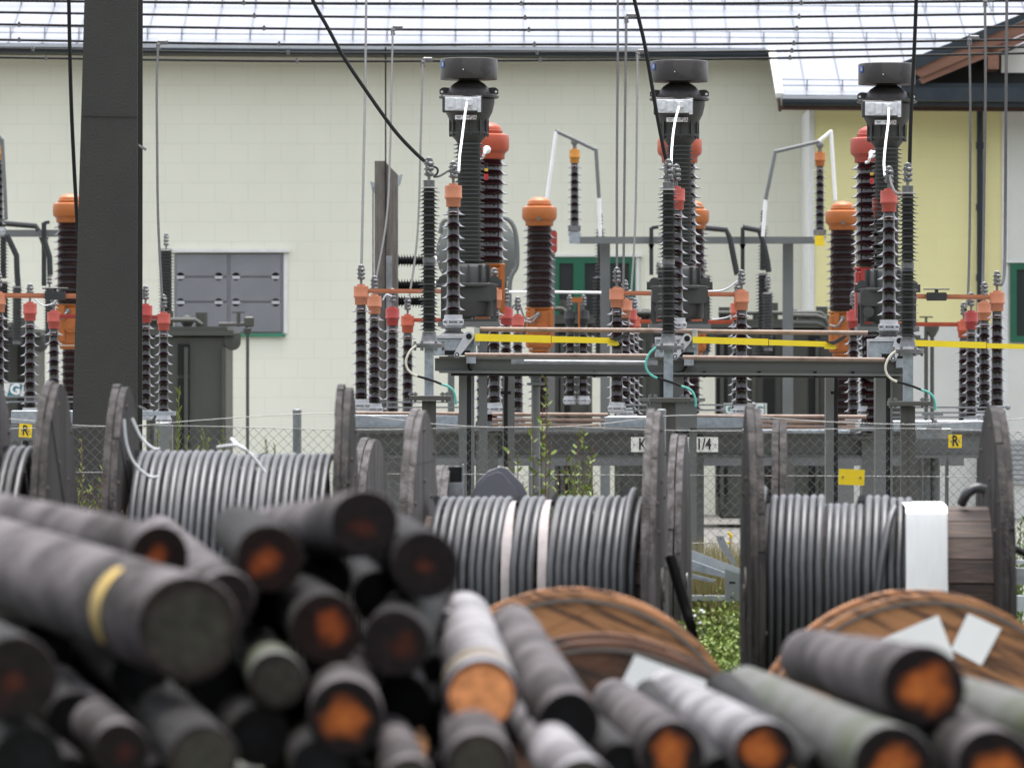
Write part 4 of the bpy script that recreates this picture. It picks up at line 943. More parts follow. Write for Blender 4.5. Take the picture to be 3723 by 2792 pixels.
for x in (155,):
    b.bar(S(x+5, 810, 87.9), S(x+5, 1040, 87.9), .07, .07); b.prism([(S(x-14, 0, 87.9).x, S(0, 863, 87.9).z), (S(x+22, 0, 87.9).x, S(0, 863, 87.9).z), (S(x+10, 0, 87.9).x, S(0, 900, 87.9).z), (S(x, 0, 87.9).x, S(0, 900, 87.9).z)], .06, c=(0, 87.9, 0)); b.bar(S(x+5, 812, 87.9), S(x+25, 808, 87.9), .05, .05)
part('hanger', b, dk, t, smooth=False)
for pts, lab in (([(2560, 828), (2640, 836), (2655, 870), (2668, 940), (2680, 1000)], 'dark bent busbar behind the orange-capped breaker of the middle bay'), ([(2700, 826), (2760, 838), (2775, 880), (2790, 950), (2795, 990)], 'dark bent busbar running down the right arrester of the gantry'), ([(12, 812), (130, 822), (140, 840)], 'thin dark busbar above the far left gantry beam'), ([(25, 855), (60, 930), (62, 990), (66, 1040)], 'dark bent busbar below the far left gantry beam'), ([(160, 870), (180, 935), (182, 1000)], 'second dark bent busbar below the far left gantry beam')):
    b = MB(); b.tube([S(x, y, 87.5) for x, y in pts], .045, 8); single('bent_busbar', b, dk, lab, 'busbar', 'dark bent busbars')
# tubular white-grey busbars
def bus(segs, label):
    t = thing('tube_busbar', label, 'busbar', S(*segs[0][0], 86), 'bent grey tube busbars')
    for (a, b_, m) in segs:
        b = MB(); b.tube([S(a[0], a[1], 86), S(b_[0], b_[1], 86)], px(7, 86), 10); b.ball(S(a[0], a[1], 86), px(7.3, 86)); part('tube', b, m, t)
    return t
bus([((1988, 725), (2023, 478), white), ((2023, 478), (2088, 508), paint_l), ((2088, 508), (2167, 546), paint_l), ((2167, 546), (2178, 722), paint_l), ((2178, 722), (2182, 860), white)], 'bent tube busbar from the orange breaker over the left slim insulator')
bus([((3037, 728), (3021, 480), white), ((3021, 480), (2978, 515), white), ((2978, 515), (2819, 552), paint_l), ((2819, 552), (2783, 728), paint_l), ((2783, 728), (2774, 860), white)], 'bent tube busbar over the slim insulator before the yellow wall')
bus([((-20, 480), (8, 510), paint_l), ((8, 510), (18, 700), paint_l), ((18, 700), (22, 800), alu_d)], 'bent tube busbar at the far left edge')
TBy = tmpl_B(mat('amber_cap_paint', (.48, .2, .02), .5), clamp=False)
TBo = tmpl_B(orange, clamp=False)
for x, y, T, lab in ((2089, 540, TBy, 'slim brown insulator with amber cap on the left end of the rear gantry'), (2981, 551, TBo, 'slim brown insulator with orange cap on the right end of the rear gantry'), (-4, 530, TBy, 'slim insulator at the far left edge on the gantry')):
    d = 87; q = S(x, y, d); stamp('post_insulator', T, lab, 'insulator', 'gantry post insulators', (q.x, d, q.z-B_TOP))
    b = MB(); b.cyl(q, q+Vector((0, 0, .14)), .03); b.ball(q+Vector((0, 0, .1)), .06); single('support_clamp', b, alu_d, 'grey clamp on top of the %s' % lab[:40].rsplit(' ', 1)[0], 'clamp', 'busbar clamps')
t = thing('label_plate', 'yellow square plate on the right end of the rear gantry beam', 'plate', S(2980, 893, 86.8)); b = MB(); b.span(S(2963, 857, 86.8), S(2996, 894, 86.85)); part('plate', b, ysign, t, smooth=False); b = MB(); b.span(S(2961, 835, 86.86), S(3000, 856, 87.2)); part('bracket', b, alu_d, t, smooth=False)
t = thing('label_plate', 'pale square plate below the left slim insulator of the gantry', 'plate', S(2088, 887, 86.8)); b = MB(); b.span(S(2070, 845, 86.8), S(2108, 886, 86.85)); part('plate', b, galv, t, smooth=False); b = MB(); b.span(S(2066, 820, 86.86), S(2110, 842, 87.2)); part('bracket', b, alu_d, t, smooth=False)
# far arresters
for (x, ytop, d, T, hgt, lab) in ((2182, 830, 89.5, TF2, 2.35, 'tall dark ribbed arrester left of the gantry upright'), (2774, 820, 89.5, TF2, 2.35, 'tall dark ribbed arrester in the right part of the gantry'), (2792, 1062, 87, TFs, .9, 'short dark ribbed bushing beside the tall right arrester'), (604, 905, 89, TF, 1.25, 'dark ribbed bushing left of the shutter window'),
                          (12, 850, 89.5, TF2, 2.35, 'tall dark ribbed arrester at the far left edge'), (62, 1040, 88, TFs, .9, 'short dark ribbed bushing near the far left edge'), (180, 1045, 88, TFs, .9, 'short dark ribbed bushing left of the orange housing'), (2560, 1000, 88, TF, 1.25, 'dark ribbed bushing behind the middle bay'), (2395, 1010, 88, TF, 1.25, 'dark ribbed bushing left of the middle bay')):
    q = S(x, ytop, d); stamp('ribbed_bushing', T, lab, 'bushing', 'dark ribbed bushings', (q.x, d, q.z-hgt))
# power transformers
def transformer(x0, x1, ytop, d, label, slots, cons=None, gr='power transformers behind the switchgear'):
    A, B = S(x0, ytop, d), S(x1, ytop, d); w = B.x-A.x; cx = (A.x+B.x)/2
    t = thing('power_transformer', label, 'transformer', (cx, d+1, 0), gr)
    b = MB(); b.span((A.x+.12, d, .15), (B.x-.12, d+2.2, A.z-.12), bev=.03); tk = part('tank', b, tank, t, smooth=False)
    b = MB(); b.span((A.x, d-.12, A.z-.12), (B.x, d+2.3, A.z-.04)); b.span((A.x+.1, d-.02, A.z-.037), (B.x-.1, d+2.1, A.z+.02)); part('lid', b, tank, t, smooth=False)
    b = MB()
    for s_ in slots:
        q = S(s_, 0, d); b.span((q.x-.09, d-.04, .5), (q.x+.09, d-.005, S(0, 1375, d).z)); b.span((q.x-.09, d-.04, S(0, 1362, d).z), (q.x+.09, d-.005, A.z-.25))
    if slots: part('radiator_gap', b, mat('dark_radiator_gap', (.006, .006, .006), .8), t, smooth=False)
    b = MB(); n = max(2, int(w/.5))
    for k in range(n+1):
        q = A.x+.15+(w-.3)*k/n; b.span((q-.03, d-.09, .3), (q+.03, d-.012, A.z-.3))
    part('tank_rib', b, tank, t, smooth=False)
    b = MB(); R2 = random.Random(int(x0+5)); x = A.x+.2
    while x < B.x-.3:
        k = R2.random(); h = R2.uniform(.08, .3)
        if k < .45: b.cyl((x, d+.3, A.z), (x, d+.3, A.z+h), .05+.05*R2.random(), seg=10)
        elif k < .8: b.box((x, d+.25, A.z+h/2), (.18, .2, h), bev=.01)
        else: b.ball((x, d+.25, A.z+.1), .1)
        x += R2.uniform(.12, .3)
    b.tube([(A.x+.1, d+.1, A.z+.12), (B.x-.6, d+.1, A.z+.12), (B.x-.5, d+.1, A.z+.05)], .035, 8); part('lid_fitting', b, tank, t)
    for sx in (A.x+.05, B.x-.02):
        b = MB(); b.lathe([(.06, d-.04), (.13, d-.03), (.13, d+.01)], 14, (sx, 0, A.z-.22), 'Y'); b.box((sx, d, A.z-.14), (.26, .05, .1)); part('lifting_lug', b, tank, t)
    return t
transformer(505, 850, 1192, 88, 'dark olive transformer tank below the shutter window', [668])
transformer(-160, 150, 1200, 90, 'dark transformer tank at the far left edge behind the G sign', [85])
transformer(1910, 2180, 1150, 91, 'dark transformer tank behind the left orange breaker', [2052])
transformer(2215, 2560, 1165, 91, 'dark transformer tank below the green window', [2420])
transformer(2590, 3120, 1165, 91, 'wide dark transformer tank behind the right half of the platform', [2625, 2797, 2960])
transformer(3130, 3345, 1210, 90, 'narrow dark transformer tank below the yellow wall', [])
# thin post with valve by the left transformer
t = thing('vent_pipe', 'thin dark standpipe with box head right of the olive transformer', 'pipe', S(900, 1396+H*F/87, 87)); q = S(900, 0, 87)
b = MB(); b.cyl((q.x, 87, 0), (q.x, 87, S(0, 1200, 87).z), .025); b.lathe([(.04, S(0, 1215, 87).z), (.07, S(0, 1195, 87).z)], 10, (q.x, 87, 0)); part('pipe', b, tank, t)
b = MB(); b.box(S(906, 1170, 87), (.15, .15, .16), bev=.02); part('box_head', b, tank, t)
b = MB(); qq = S(867, 1160, 87); b.cyl(qq+Vector((0, 0, -.12)), qq+Vector((0, 0, .1)), .03); b.bar(qq+Vector((-.1, 0, .1)), qq+Vector((.1, 0, .1)), .03, .02); b.tube([qq+Vector((-.3, 0, -.08)), qq+Vector((.1, 0, -.08)), S(900, 1190, 87)], .03); part('valve', b, tank, t)
for x0, lab in ((3367, 'upright thin pipe left of the two below the yellow wall'), (3389, 'upright thin pipe right of the two below the yellow wall')):
    t = thing('vent_pipe', lab, 'pipe', (S(x0, 0, 85).x, 85, 0), 'thin pipes below the yellow wall'); q = S(x0, 0, 85)
    b = MB(); b.cyl((q.x, 85, 0), (q.x, 85, S(0, 1215 if x0 > 3370 else 1175, 85).z), .03); part('pipe', b, tank, t)
    b = MB()
    if x0 > 3370: b.lathe([(.04, S(0, 1225, 85).z), (.1, S(0, 1200, 85).z), (.11, S(0, 1185, 85).z)], 12, (q.x, 85, 0))
    else: b.bar((q.x-.1, 85, S(0, 1153, 85).z), (q.x+.1, 85, S(0, 1153, 85).z), .03, .02); b.cyl((q.x, 85, S(0, 1175, 85).z), (q.x, 85, S(0, 1153, 85).z), .02)
    part('head', b, tank, t)
t = thing('control_box', 'small red box just right of the left orange-capped breaker insulator', 'box', S(2008, 925, 84)); b = MB(); b.rbox(S(2008, 880, 84), (px(34, 84), .3, px(88, 84)), .06); part('casing', b, red, t); b = MB(); q = S(2005, 925, 84); b.span((q.x-.05, 84, 0), (q.x+.05, 84.1, q.z)); part('post', b, paint, t, smooth=False)
# conservator with bolted dished end behind the left CT
t = thing('conservator_tank', 'grey oil conservator with bolted round end behind the left current transformer', 'tank', S(1735, 1160, 86))
q = S(1735, 922, 86); b = MB()
b.lathe([(.02, 85.6), (.3, 85.62), (.52, 85.7), (.58, 85.78), (.62, 85.8), (.62, 85.86), (.56, 85.88), (.56, 88)], 32, (q.x, 0, q.z), 'Y'); part('shell', b, tank_g, t)
b = MB()
for k in range(28): a = 2*pi*k/28; b.lathe([(.014, 85.77), (.014, 85.8)], 6, (q.x+.59*cos(a), 0, q.z+.59*sin(a)), 'Y')
part('bolt', b, alu, t)
b = MB(); b.tube(smoothpath([S(1805, 790, 85.5), S(1850, 800, 85.5), S(1875, 850, 85.5), S(1880, 960, 85.5), S(1855, 1020, 85.5), S(1852, 1150, 85.5)], 5), .035, 8); b.tube(smoothpath([S(1640, 800, 85.5), S(1612, 805, 85.5), S(1600, 850, 85.5)], 4), .035, 8); part('oil_pipe', b, tank_g, t)
b = MB()
for sx in (-.4, .4): b.span((q.x+sx-.05, 86.5, 0), (q.x+sx+.05, 86.6, q.z-.4))
part('leg', b, tank_g, t, smooth=False)
# horizontal pipe rails and small far insulators in the centre
for y, x0, x1, lab in ((1148, 2870, 3000, 'upper grey oil pipe in front of the yellow wall foot'), (1175, 2870, 3000, 'lower grey oil pipe in front of the yellow wall foot')):
    b = MB(); b.tube([S(x0, y, 89), S(x1-30, y+1, 89), S(x1, y+12, 89), S(x1+12, y+35, 89)], .035, 8); single('oil_pipe', b, tank, lab, 'pipe', 'grey oil pipes')
for x, lab in ((2072, 'left'), (2122, 'right')):
    q = S(x, 1125, 82); stamp('post_insulator', tmpl_B(dk, clamp=True), 'small dark insulator below the green window, %s of the pair' % lab, 'insulator', 'pair below the green window', (q.x, 82, q.z-B_TOP))
t = thing('orange_bracket', 'small orange bracket between the pair of insulators below the green window', 'bracket', S(2104, 1215, 81.8)); b = MB(); b.span(S(2080, 1082, 81.8), S(2116, 1100, 81.9)); b.span(S(2102, 1101, 81.8), S(2108, 1200, 81.85)); part('plate', b, orange, t, smooth=False)
b = MB(); b.tube([S(1800, 1062, 85), S(1990, 1062, 85), S(2186, 1064, 85)], px(4.5, 85), 8); single('white_tube', b, white, 'thin white horizontal tube crossing in front of the green window', 'tube')
# wooden/concrete post
d = 75.0; t = thing('wooden_post', 'tall weathered grey timber post with slanted top left of the front arresters', 'post', S(1400, 1396+H*F/d, d))
b = MB(); a0, a1, zt2, zt1 = S(1362, 0, d).x, S(1446, 0, d).x, S(0, 586, d).z, S(0, 636, d).z; xm = S(1398, 0, d).x
vs = [(a0, 0), (a1, 0), (a1, zt1), (xm, zt2), (a0, zt2)]; b.prism([(x, z) for x, z in vs], .3, c=(0, d+.15, 0)); part('timber', b, wood_p, t, smooth=False)
b = MB(); b.box(S(1402, 1000, d-.02), (.02, .03, 6)); part('split', b, wood_d, t, smooth=False)
b = MB()
for sx, x in ((1, 1446), (-1, 1362)): w = S(x, 640 if sx > 0 else 665, d); b.prism([(w.x, w.z), (w.x+sx*.06, w.z+.02), (w.x+sx*.035, w.z-.1), (w.x, w.z-.14)][::sx], .2, c=(0, d+.1, 0))
part('metal_bracket', b, galv, t, smooth=False)
t = thing('conduit_pipe', 'thin galvanised conduit running up the left edge of the timber post', 'conduit', (S(1356, 0, d).x, d, 0)); b = MB(); b.cyl((S(1356, 0, d).x, d, 0), S(1356, 680, d), px(3, d)); part('pipe', b, galv_d, t)
t = thing('steel_channel', 'galvanised channel on the right side of the timber post', 'channel', (S(1420, 0, d).x, d-.15, 0)); b = MB(); a = S(1404, 930, d-.2); b.span((a.x, d-.2, 0), (S(1426, 0, d).x, d-.12, a.z)); part('channel', b, galv_d, t, smooth=False)
for y, lab in ((948, 'upper'), (1038, 'middle'), (1096, 'lower')):
    d2 = 76; t = thing('strain_insulator', '%s of the three horizontal black ribbed insulators beside the timber post' % lab, 'insulator', S(1430, y, d2), 'horizontal black insulators')
    b = MB(); q = S(1435, y, d2); prof = sheds(0, .42, 11, .05, .05, .09, .4); b.lathe([(r, z) for r, z in prof], 16, q, 'X'); part('ribbed_body', b, black, t)
    b = MB(); b.cyl(q+Vector((-.14, 0, 0)), q+Vector((-.002, 0, 0)), .055); b.cyl(q+Vector((.422, 0, 0)), q+Vector((.56, 0, 0)), .055); part('end_cap', b, alu, t)

# ================================================================ SIGNS
def sign(x0, y0, x1, y1, d, m, label, txts, rot=0, name='sign_plate'):
    A, B = S(x0, y0, d), S(x1, y1, d); c = (A+B)/2; w, h = B.x-A.x, A.z-B.z
    t = thing(name, label, 'sign', (c.x, d, B.z)); M = Matrix.Rotation(radians(rot), 3, 'Y')
    b = MB(); b.box(c, (w, .008, h), rot=M); part('plate', b, m, t, smooth=False)
    for (s_, ox, size, tm, bold, sx) in txts:
        tb = moved(text_mb(s_, size, .0015, bold, sx), c+Vector((ox, -.008, 0)), M); part('lettering', tb, tm, t, smooth=False)
    b = MB()
    for sx in (-1, 1): q = c+M@Vector((sx*(w/2-.03), -.008, 0)); b.lathe([(.008, -.004), (.008, .004)], 8, q, 'Y')
    part('rivet', b, rust, t); return t
s61 = F/61.7
sign(2294, 1589, 2611, 1643, 61.4, signw, 'white enamel sign reading K and 11/4 on the girder', [('K', -(2452.5-2337)/s61, .18, text_m, .003, .8), ('1', (2508-2452.5)/s61, .18, text_m, .003, .8), ('1/4', (2558-2452.5)/s61, .17, text_m, .003, .75)])
sign(3448, 1580, 3497, 1628, 61.2, ysign, 'yellow sign with black R at the right end of the girder', [('R', 0, .16, text_m, .003, .75)])
sign(3415, 1598, 3456, 1641, 62.3, ysign, 'lower tilted yellow R sign half behind the other one', [('R', 0, .14, text_m, .003, .75)], -6)
sign(69, 1541, 116, 1590, 60.5, ysign, 'yellow R sign behind the mesh at the left', [('R', 0, .15, text_m, .002, .75)], 4)
sign(3049, 1706, 3143, 1763, 41.3, ysign, 'blank yellow plate fixed to the mesh fence', [], 2.5, 'warning_plate')
for (x0, x1, y0, y1, d, gx0, gx1, lab) in ((-60, 86, 1392, 1442, 88.5, 26, 84, 'white plate with teal G on the far left transformer'), (2632, 2788, 1466, 1512, 90, 2738, 2782, 'white plate with teal G behind the post insulator right of centre')):
    A, B = S(x0, y0, d), S(x1, y1, d); t = thing('sign_plate', lab, 'sign', ((A.x+B.x)/2, d, B.z))
    b = MB(); b.span(A, B+Vector((0, .02, 0))); part('plate', b, signw, t, smooth=False)
    b = MB(); g0, g1 = S(gx0, y0+3, d), S(gx1, y1-3, d); k = .05 if x0 < 0 else 0
    b.prism([(g0.x, g1.z), (g1.x-k, g1.z), (g1.x, g0.z), (g0.x+k, g0.z)], .006, c=(0, d-.005, 0)); part('emblem_field', b, tealsign if x0 > 0 else mat('blue_teal_field', (.03, .17, .22), .5), t, smooth=False)
    if x0 > 0:
        b = MB(); b.span(S(2634, y0+3, d-.008), S(2676, y1-3, d-.002)); part('emblem_field', b, tealsign, t, smooth=False)
        part('lettering', moved(text_mb('O', .2, .001, .008), ((S(2655, 0, d).x, d-.012, (g0.z+g1.z)/2))), text_w, t, smooth=False)
    part('lettering', moved(text_mb('G', .22, .001, .01), (((g0.x+g1.x)/2, d-.012, (g0.z+g1.z)/2))), text_w, t, smooth=False)

# ================================================================ FENCE
d = 41.5
t = thing('mesh_fence', 'chain-link mesh fence with wire strands running right across behind the reels', 'fence', (0, d, 0))
b = MB(); w = .0362; X = -4.2; nrow = 54; zt_f = S(0, 1560, d).z
def sag(x): return .012*sin(x*2.4+1.2)-.0035*x
i = 0
while X < 4.2:
    pts = []
    for k in range(nrow+1):
        odd = (k+i) % 2; x = X+(w if odd else 0); z = zt_f+sag(x)-k*w
        pts.append((x, d+(.004 if i % 2 else -.004)*(1 if odd else -1), max(.02, z)))
    b.tube(pts, .0019, 4, caps=False); X += w; i += 1
part('chain_link_mesh', b, mat('mesh_wire', (.09, .092, .09), .6, .2), t, smooth=False)
b = MB()
def strand(pl, r=.0032): b.tube(smoothpath([S(x, y, d) for x, y in pl], 5), r, 5)
xs = [-4.2+.3*k for k in range(29)]
b.tube([(x, d, zt_f+sag(x)+.003) for x in xs], .003, 5)
strand([(-200, 1510), (100, 1528), (265, 1546), (480, 1549), (700, 1530), (1080, 1506), (1300, 1509), (1500, 1533), (1700, 1550), (1950, 1555), (2200, 1540), (2435, 1512), (2700, 1514), (3000, 1533), (3300, 1543), (3500, 1536), (3660, 1526), (3800, 1518)])
strand([(-200, 1972), (1800, 1974), (3900, 1976)], .004)
strand([(-200, 1715), (3900, 1735)], .003)
part('strand_wire', b, mat('strand_metal', (.2, .2, .2), .5, .5), t)
for x in (-210, 1080, 2405, 3640):
    q = S(x, 0, d+.04); b = MB(); zt3 = S(0, 1492, d).z; b.cyl((q.x, d+.045, 0), (q.x, d+.045, zt3), px(16, d), seg=14); b.lathe([(px(16.5, d), zt3-.012), (px(16.5, d), zt3+.004), (px(12, d), zt3+.01)], 14, (q.x, d+.045, 0)); part('post', b, galv_d, t)

# ================================================================ CABLE REELS
def disc_planks(b, x0, th, R, ang, n, rnd, hole=.08):
    """one layer of boards cut to a disc, in the YZ plane; ang rotates the boards"""
    wdt = 2*R/n
    for k in range(n):
        a, c = -R+k*wdt+.001, -R+(k+1)*wdt-.001; m_ = 14; poly = []
        RR = R*(1-rnd.uniform(0, .007)); dx = rnd.uniform(-.003, .003)
        def hh(q): return sqrt(max(.0001, RR*RR-min(q*q, RR*RR*.998)))
        for j in range(m_+1): q = a+(c-a)*j/m_; poly.append((q, hh(q)))
        for j in range(m_+1): q = c+(a-c)*j/m_; poly.append((q, -hh(q)))
        ca, sa = cos(ang), sin(ang); pts = [(p*ca-q*sa, p*sa+q*ca) for p, q in poly]
        n2 = len(pts); vs = [(x0+dx, y, z) for y, z in pts]+[(x0+dx+th, y, z) for y, z in pts]
        b.add(vs, [tuple(range(n2)), tuple(range(n2, 2*n2))[::-1]]+[(i, i+n2, (i+1) % n2+n2, (i+1) % n2) for i in range(n2)])
def rot_mb(b, M, c):
    for i, v in enumerate(b.v): b.v[i] = M@v+c
    return b
def reel(c, R, width, yaw, label, flanges=(1, 1), fmats=(wood_d, wood_d), th=.085, drum=.4, cab=None, extra=None, seed=1, group='large wooden cable reels', dr_m=None, tilt_a=0):
    """c = centre of the drum; local X is the axle"""
    rnd = random.Random(seed); M = Matrix.Rotation(yaw, 3, 'Z')@Matrix.Rotation(tilt_a, 3, 'Y')
    t = thing('cable_reel', label, 'cable reel', (c.x, c.y, max(0, c.z-R)), group)
    for s_, on, m_ in ((-1, flanges[0], fmats[0]), (1, flanges[1], fmats[1])):
        if not on: continue
        b = MB(); x0 = s_*width/2-th/2; a0 = rnd.uniform(-.5, .5)
        disc_planks(b, x0, th/2-.002, R, a0, 7, rnd); disc_planks(b, x0+th/2, th/2-.002, R*.988, a0+1.45, 7, rnd)
        fl = part('flange', rot_mb(b, M, c), m_, t, smooth=False)
        for k in range(8):
            a = 2*pi*k/8+.2
            for rr in (R*.62, R*.9):
                b = MB(); b.lathe([(.012, x0-.006), (.014, x0-.003), (.014, x0+th+.003), (.012, x0+th+.006)], 8, (0, rr*cos(a), rr*sin(a)), 'X'); part('bolt', rot_mb(b, M, c), wood_b, fl)
        b = MB(); b.lathe([(.15, x0-.008), (.15, x0+th+.008)], 20, (0, 0, 0), 'X'); b.lathe([(.05, x0-.014), (.05, x0+th+.014)], 14, (0, 0, 0), 'X'); part('hub_plate', rot_mb(b, M, c), darkpost, fl)
    b = MB(); nb = 22
    for k in range(nb):
        a = 2*pi*k/nb; am = .5*2*pi/nb; r0 = drum
        q = [(r0*cos(a-am*.94), r0*sin(a-am*.94)), (r0*cos(a+am*.94), r0*sin(a+am*.94)), ((r0-.05)*cos(a+am*.94), (r0-.05)*sin(a+am*.94)), ((r0-.05)*cos(a-am*.94), (r0-.05)*sin(a-am*.94))]
        x0, x1 = -width/2+th/2+.002, width/2-th/2-.002
        b.add([(x0, y, z) for y, z in q]+[(x1, y, z) for y, z in q], [(0, 1, 2, 3), (7, 6, 5, 4), (0, 4, 5, 1), (1, 5, 6, 2), (2, 6, 7, 3), (3, 7, 4, 0)])
    part('drum', rot_mb(b, M, c), dr_m or wood_b, t, smooth=False)
    for (xa, xb, rc, rr, nn) in (cab or []):
        b = MB(); pts = []; pitch = 2*rr*1.04; nt_ = int((xb-xa)/pitch); seg = 40; sh = 0
        for k in range(nt_*seg+1):
            a = 2*pi*k/seg+pi/2; turn = k//seg; fr = (k % seg)/seg
            if k % seg == 0: jit = rnd.uniform(-.004, .004); jx = rnd.uniform(-.003, .003)
            x = xa+rr+pitch*(turn+ (0 if fr < .8 else (fr-.8)/.2))+jx; r = rc+jit*.6
            pts.append((x, -r*cos(a), r*sin(a)))
        b.tube(pts, rr, 10); part('cable', rot_mb(b, M, c), cable_m, t)
    for (nm, mb, m_) in (extra or []): part(nm, rot_mb(mb, M, c), m_, t)
    return t
def band(xa, xb, r, a0=20, a1=160, th=.004):       # curved strip of sheet on the winding
    b = MB(); n = 16; vs = []
    for rr in (r, r+th):
        for k in range(n+1):
            a = radians(a0+(a1-a0)*k/n)
            for x in (xa, xb): vs.append((x, -rr*cos(a), rr*sin(a)))
    m_ = 2*(n+1); fs = []
    for k in range(n):
        i = 2*k; fs += [(i, i+2, i+3, i+1), (m_+i, m_+i+1, m_+i+3, m_+i+2), (i, m_+i, m_+i+2, i+2), (i+1, i+3, m_+i+3, m_+i+1)]
    fs += [(0, 1, m_+1, m_), (2*n, m_+2*n, m_+2*n+1, 2*n+1)]; return b.add(vs, fs)
d = 34.0; s = F/d/Q
def topc(u, v, R, d): q = P(u, v, d); return Vector((q.x, d, q.z-R))
# reel 1
R1 = 1.15; c = topc(505, 827, R1, d); c.z = R1; W1 = 483/s
ext = [('tape_wrap', band(.125, .20, .748, -20, 100), mat('grey_tape', (.09, .09, .1), .5))]
reel(c, R1, W1, radians(-.3), 'large reel of black cable left of centre with white cord ties', fmats=(wood_d, wood_d), drum=.45, cab=[(-W1/2+.07, -.02, .735, .0215, 0), (-.06, .20, .715, .0215, 0), (.16, W1/2-.07, .718, .0215, 0)], seed=3)
# rope on reel 1
for pts, lab in (([(268, 905), (274, 960), (290, 1000), (320, 1028), (342, 1030)], 'left'), ([(285, 903), (305, 945), (330, 968), (345, 970)], 'right')):
    cable('rope', [P(u, v, 33.2) for u, v in pts], .008, rope, '%s of two pale cords hanging from the left flange of the white-tied reel' % lab, 'cord', 'pale tie cords')
cable('rope', [P(470, 966, 33.1), P(500, 962, 33.0), P(520, 964, 33.0), P(545, 985, 33.0), P(560, 1003, 33.0), P(572, 1020, 33.0)], .009, rope, 'pale knotted cord lying over the cable turns of the left reel', 'cord', 'pale tie cords')
cable('rope', [P(500, 948, 33.1), P(515, 962, 33.0), P(535, 975, 33.0), P(556, 990, 33.1)], .010, rope, 'short frayed cord end above the cable turns', 'cord', 'pale tie cords')
# reel 2
R2_ = 1.08; c = topc(1160, 878, R2_, 33.2); c.z = R2_; W2 = 510/(F/33.2/Q)
def lx(u, d, c): return P(u, 0, d).x-c.x
cabs = [(lx(935, 33.2, c), lx(1098, 33.2, c), .545, .0225, 0), (lx(1112, 33.2, c), lx(1175, 33.2, c), .548, .0225, 0), (lx(1190, 33.2, c), lx(1392, 33.2, c), .55, .0225, 0), (lx(1345, 33.2, c), lx(1364, 33.2, c), .595, .0235, 0)]
ext = [('paper_wrap', band(lx(1094, 33.2, c), lx(1116, 33.2, c), .535, -40, 110), paper_p), ('paper_wrap', band(lx(1172, 33.2, c), lx(1192, 33.2, c), .54, -40, 110), paper_p)]
reel(c, R2_, W2, radians(-3.6), 'large reel of black cable in the centre with two pink paper strips', fmats=(wood_g, wood_g), drum=.45, cab=cabs, extra=ext, seed=5)
# reel 3
R3 = 1.09; c = topc(1888, 888, R3, 33.0); c.z = R3; W3 = 523/(F/33/Q)
cabs = [(lx(1636, 33, c), lx(1900, 33, c), .50, .0215, 0), (lx(1650, 33, c), lx(1770, 33, c), .55, .0215, 0), (lx(1855, 33, c), lx(1905, 33, c), .545, .0215, 0), (lx(1905, 33, c), lx(1960, 33, c), .535, .0215, 0), (lx(1624, 33, c), lx(1643, 33, c), .60, .0225, 0)]
sh = MB(); xa_, xb_ = lx(1944, 33, c), lx(2032, 33, c); pr = [(.0, .524), (-.3, .521), (-.54, .508), (-.578, .47), (-.59, .40), (-.597, .1), (-.602, -.2), (-.60, -.62)]
for off in (0, .004):
    for (yy, zz) in pr:
        for xx in (xa_, xb_+(.012 if zz < 0 else 0)): sh.v.append(Vector((xx, yy-off, zz+off)))
np_ = len(pr); sh.f += [(2*k, 2*k+1, 2*k+3, 2*k+2) for k in range(np_-1)]+[(2*np_+2*k, 2*np_+2*k+2, 2*np_+2*k+3, 2*np_+2*k+1) for k in range(np_-1)]+[(2*k, 2*k+2, 2*np_+2*k+2, 2*np_+2*k) for k in range(np_-1)]+[(2*k+1, 2*np_+2*k+1, 2*np_+2*k+3, 2*k+3) for k in range(np_-1)]
xc_ = [MB()]
e = MB(); e.tube(smoothpath([(lx(1925, 33, c), -.35, .5), (lx(1912, 33, c), -.45, .42), (lx(1893, 33, c), -.56, .2), (lx(1880, 33, c), -.6, -.05), (lx(1868, 33, c), -.59, -.3)], 6), .022, 10)
e2 = MB(); e2.tube(smoothpath([(lx(2075, 33, c), -.1, .52), (lx(2085, 33, c), -.15, .58), (lx(2105, 33, c), -.15, .61), (lx(2125, 33, c), -.15, .60)], 6), .03, 10)
reel(c, R3, W3, radians(-.6), 'large half-empty reel of black cable at the right with white sheet and bare boards', fmats=(wood_d, wood_d), drum=.50, cab=cabs, extra=[('white_sheet', sh, sheet), ('cable_end', e, cable_m), ('cable_end', e2, cable_m)], seed=8)
# reel 0 at the left edge
R0_ = 1.16; c = topc(50, 815, R0_, 31.5); c.z = R0_; W0 = 136/(F/31.5/Q)
reel(c, R0_, W0, radians(-.5), 'narrow wooden reel cut off by the left picture edge', fmats=(wood_g, wood_d), drum=.5, th=.08, cab=[(-W0/2+.06, W0/2-.14, .78, .0215, 0)], seed=9)
# loose flanges
def loose_flange(u, v, d, R, yaw, m, label, seed):
    rnd = random.Random(seed); c = P(u, v, d); c = Vector((c.x, d, max(R, c.z-R))); M = Matrix.Rotation(yaw, 3, 'Z')
    t = thing('reel_flange', label, 'wooden flange', (c.x, d, 0), 'loose wooden reel flanges')
    b = MB(); disc_planks(b, -.05, .045, R, .3, 9, rnd); disc_planks(b, 0, .045, R*.99, 1.7, 9, rnd); part('board_disc', rot_mb(b, M, c), m, t, smooth=False)
    b = MB(); b.lathe([(.05, -.06), (.05, .055)], 14, (0, 0, 0), 'X'); part('axle_sleeve', rot_mb(b, M, c), galv_d, t)
loose_flange(800, 945, 38, .97, radians(-5), wood_g, 'loose grey wooden flange standing between the left and centre reels', 21)
loose_flange(1468, 935, 38, .98, radians(-4), wood_g, 'loose grey wooden flange just right of the centre reel', 22)
loose_flange(1685, 905, 38, 1.03, radians(-3), wood_d, 'loose dark wooden flange behind the left flange of the right reel', 23)
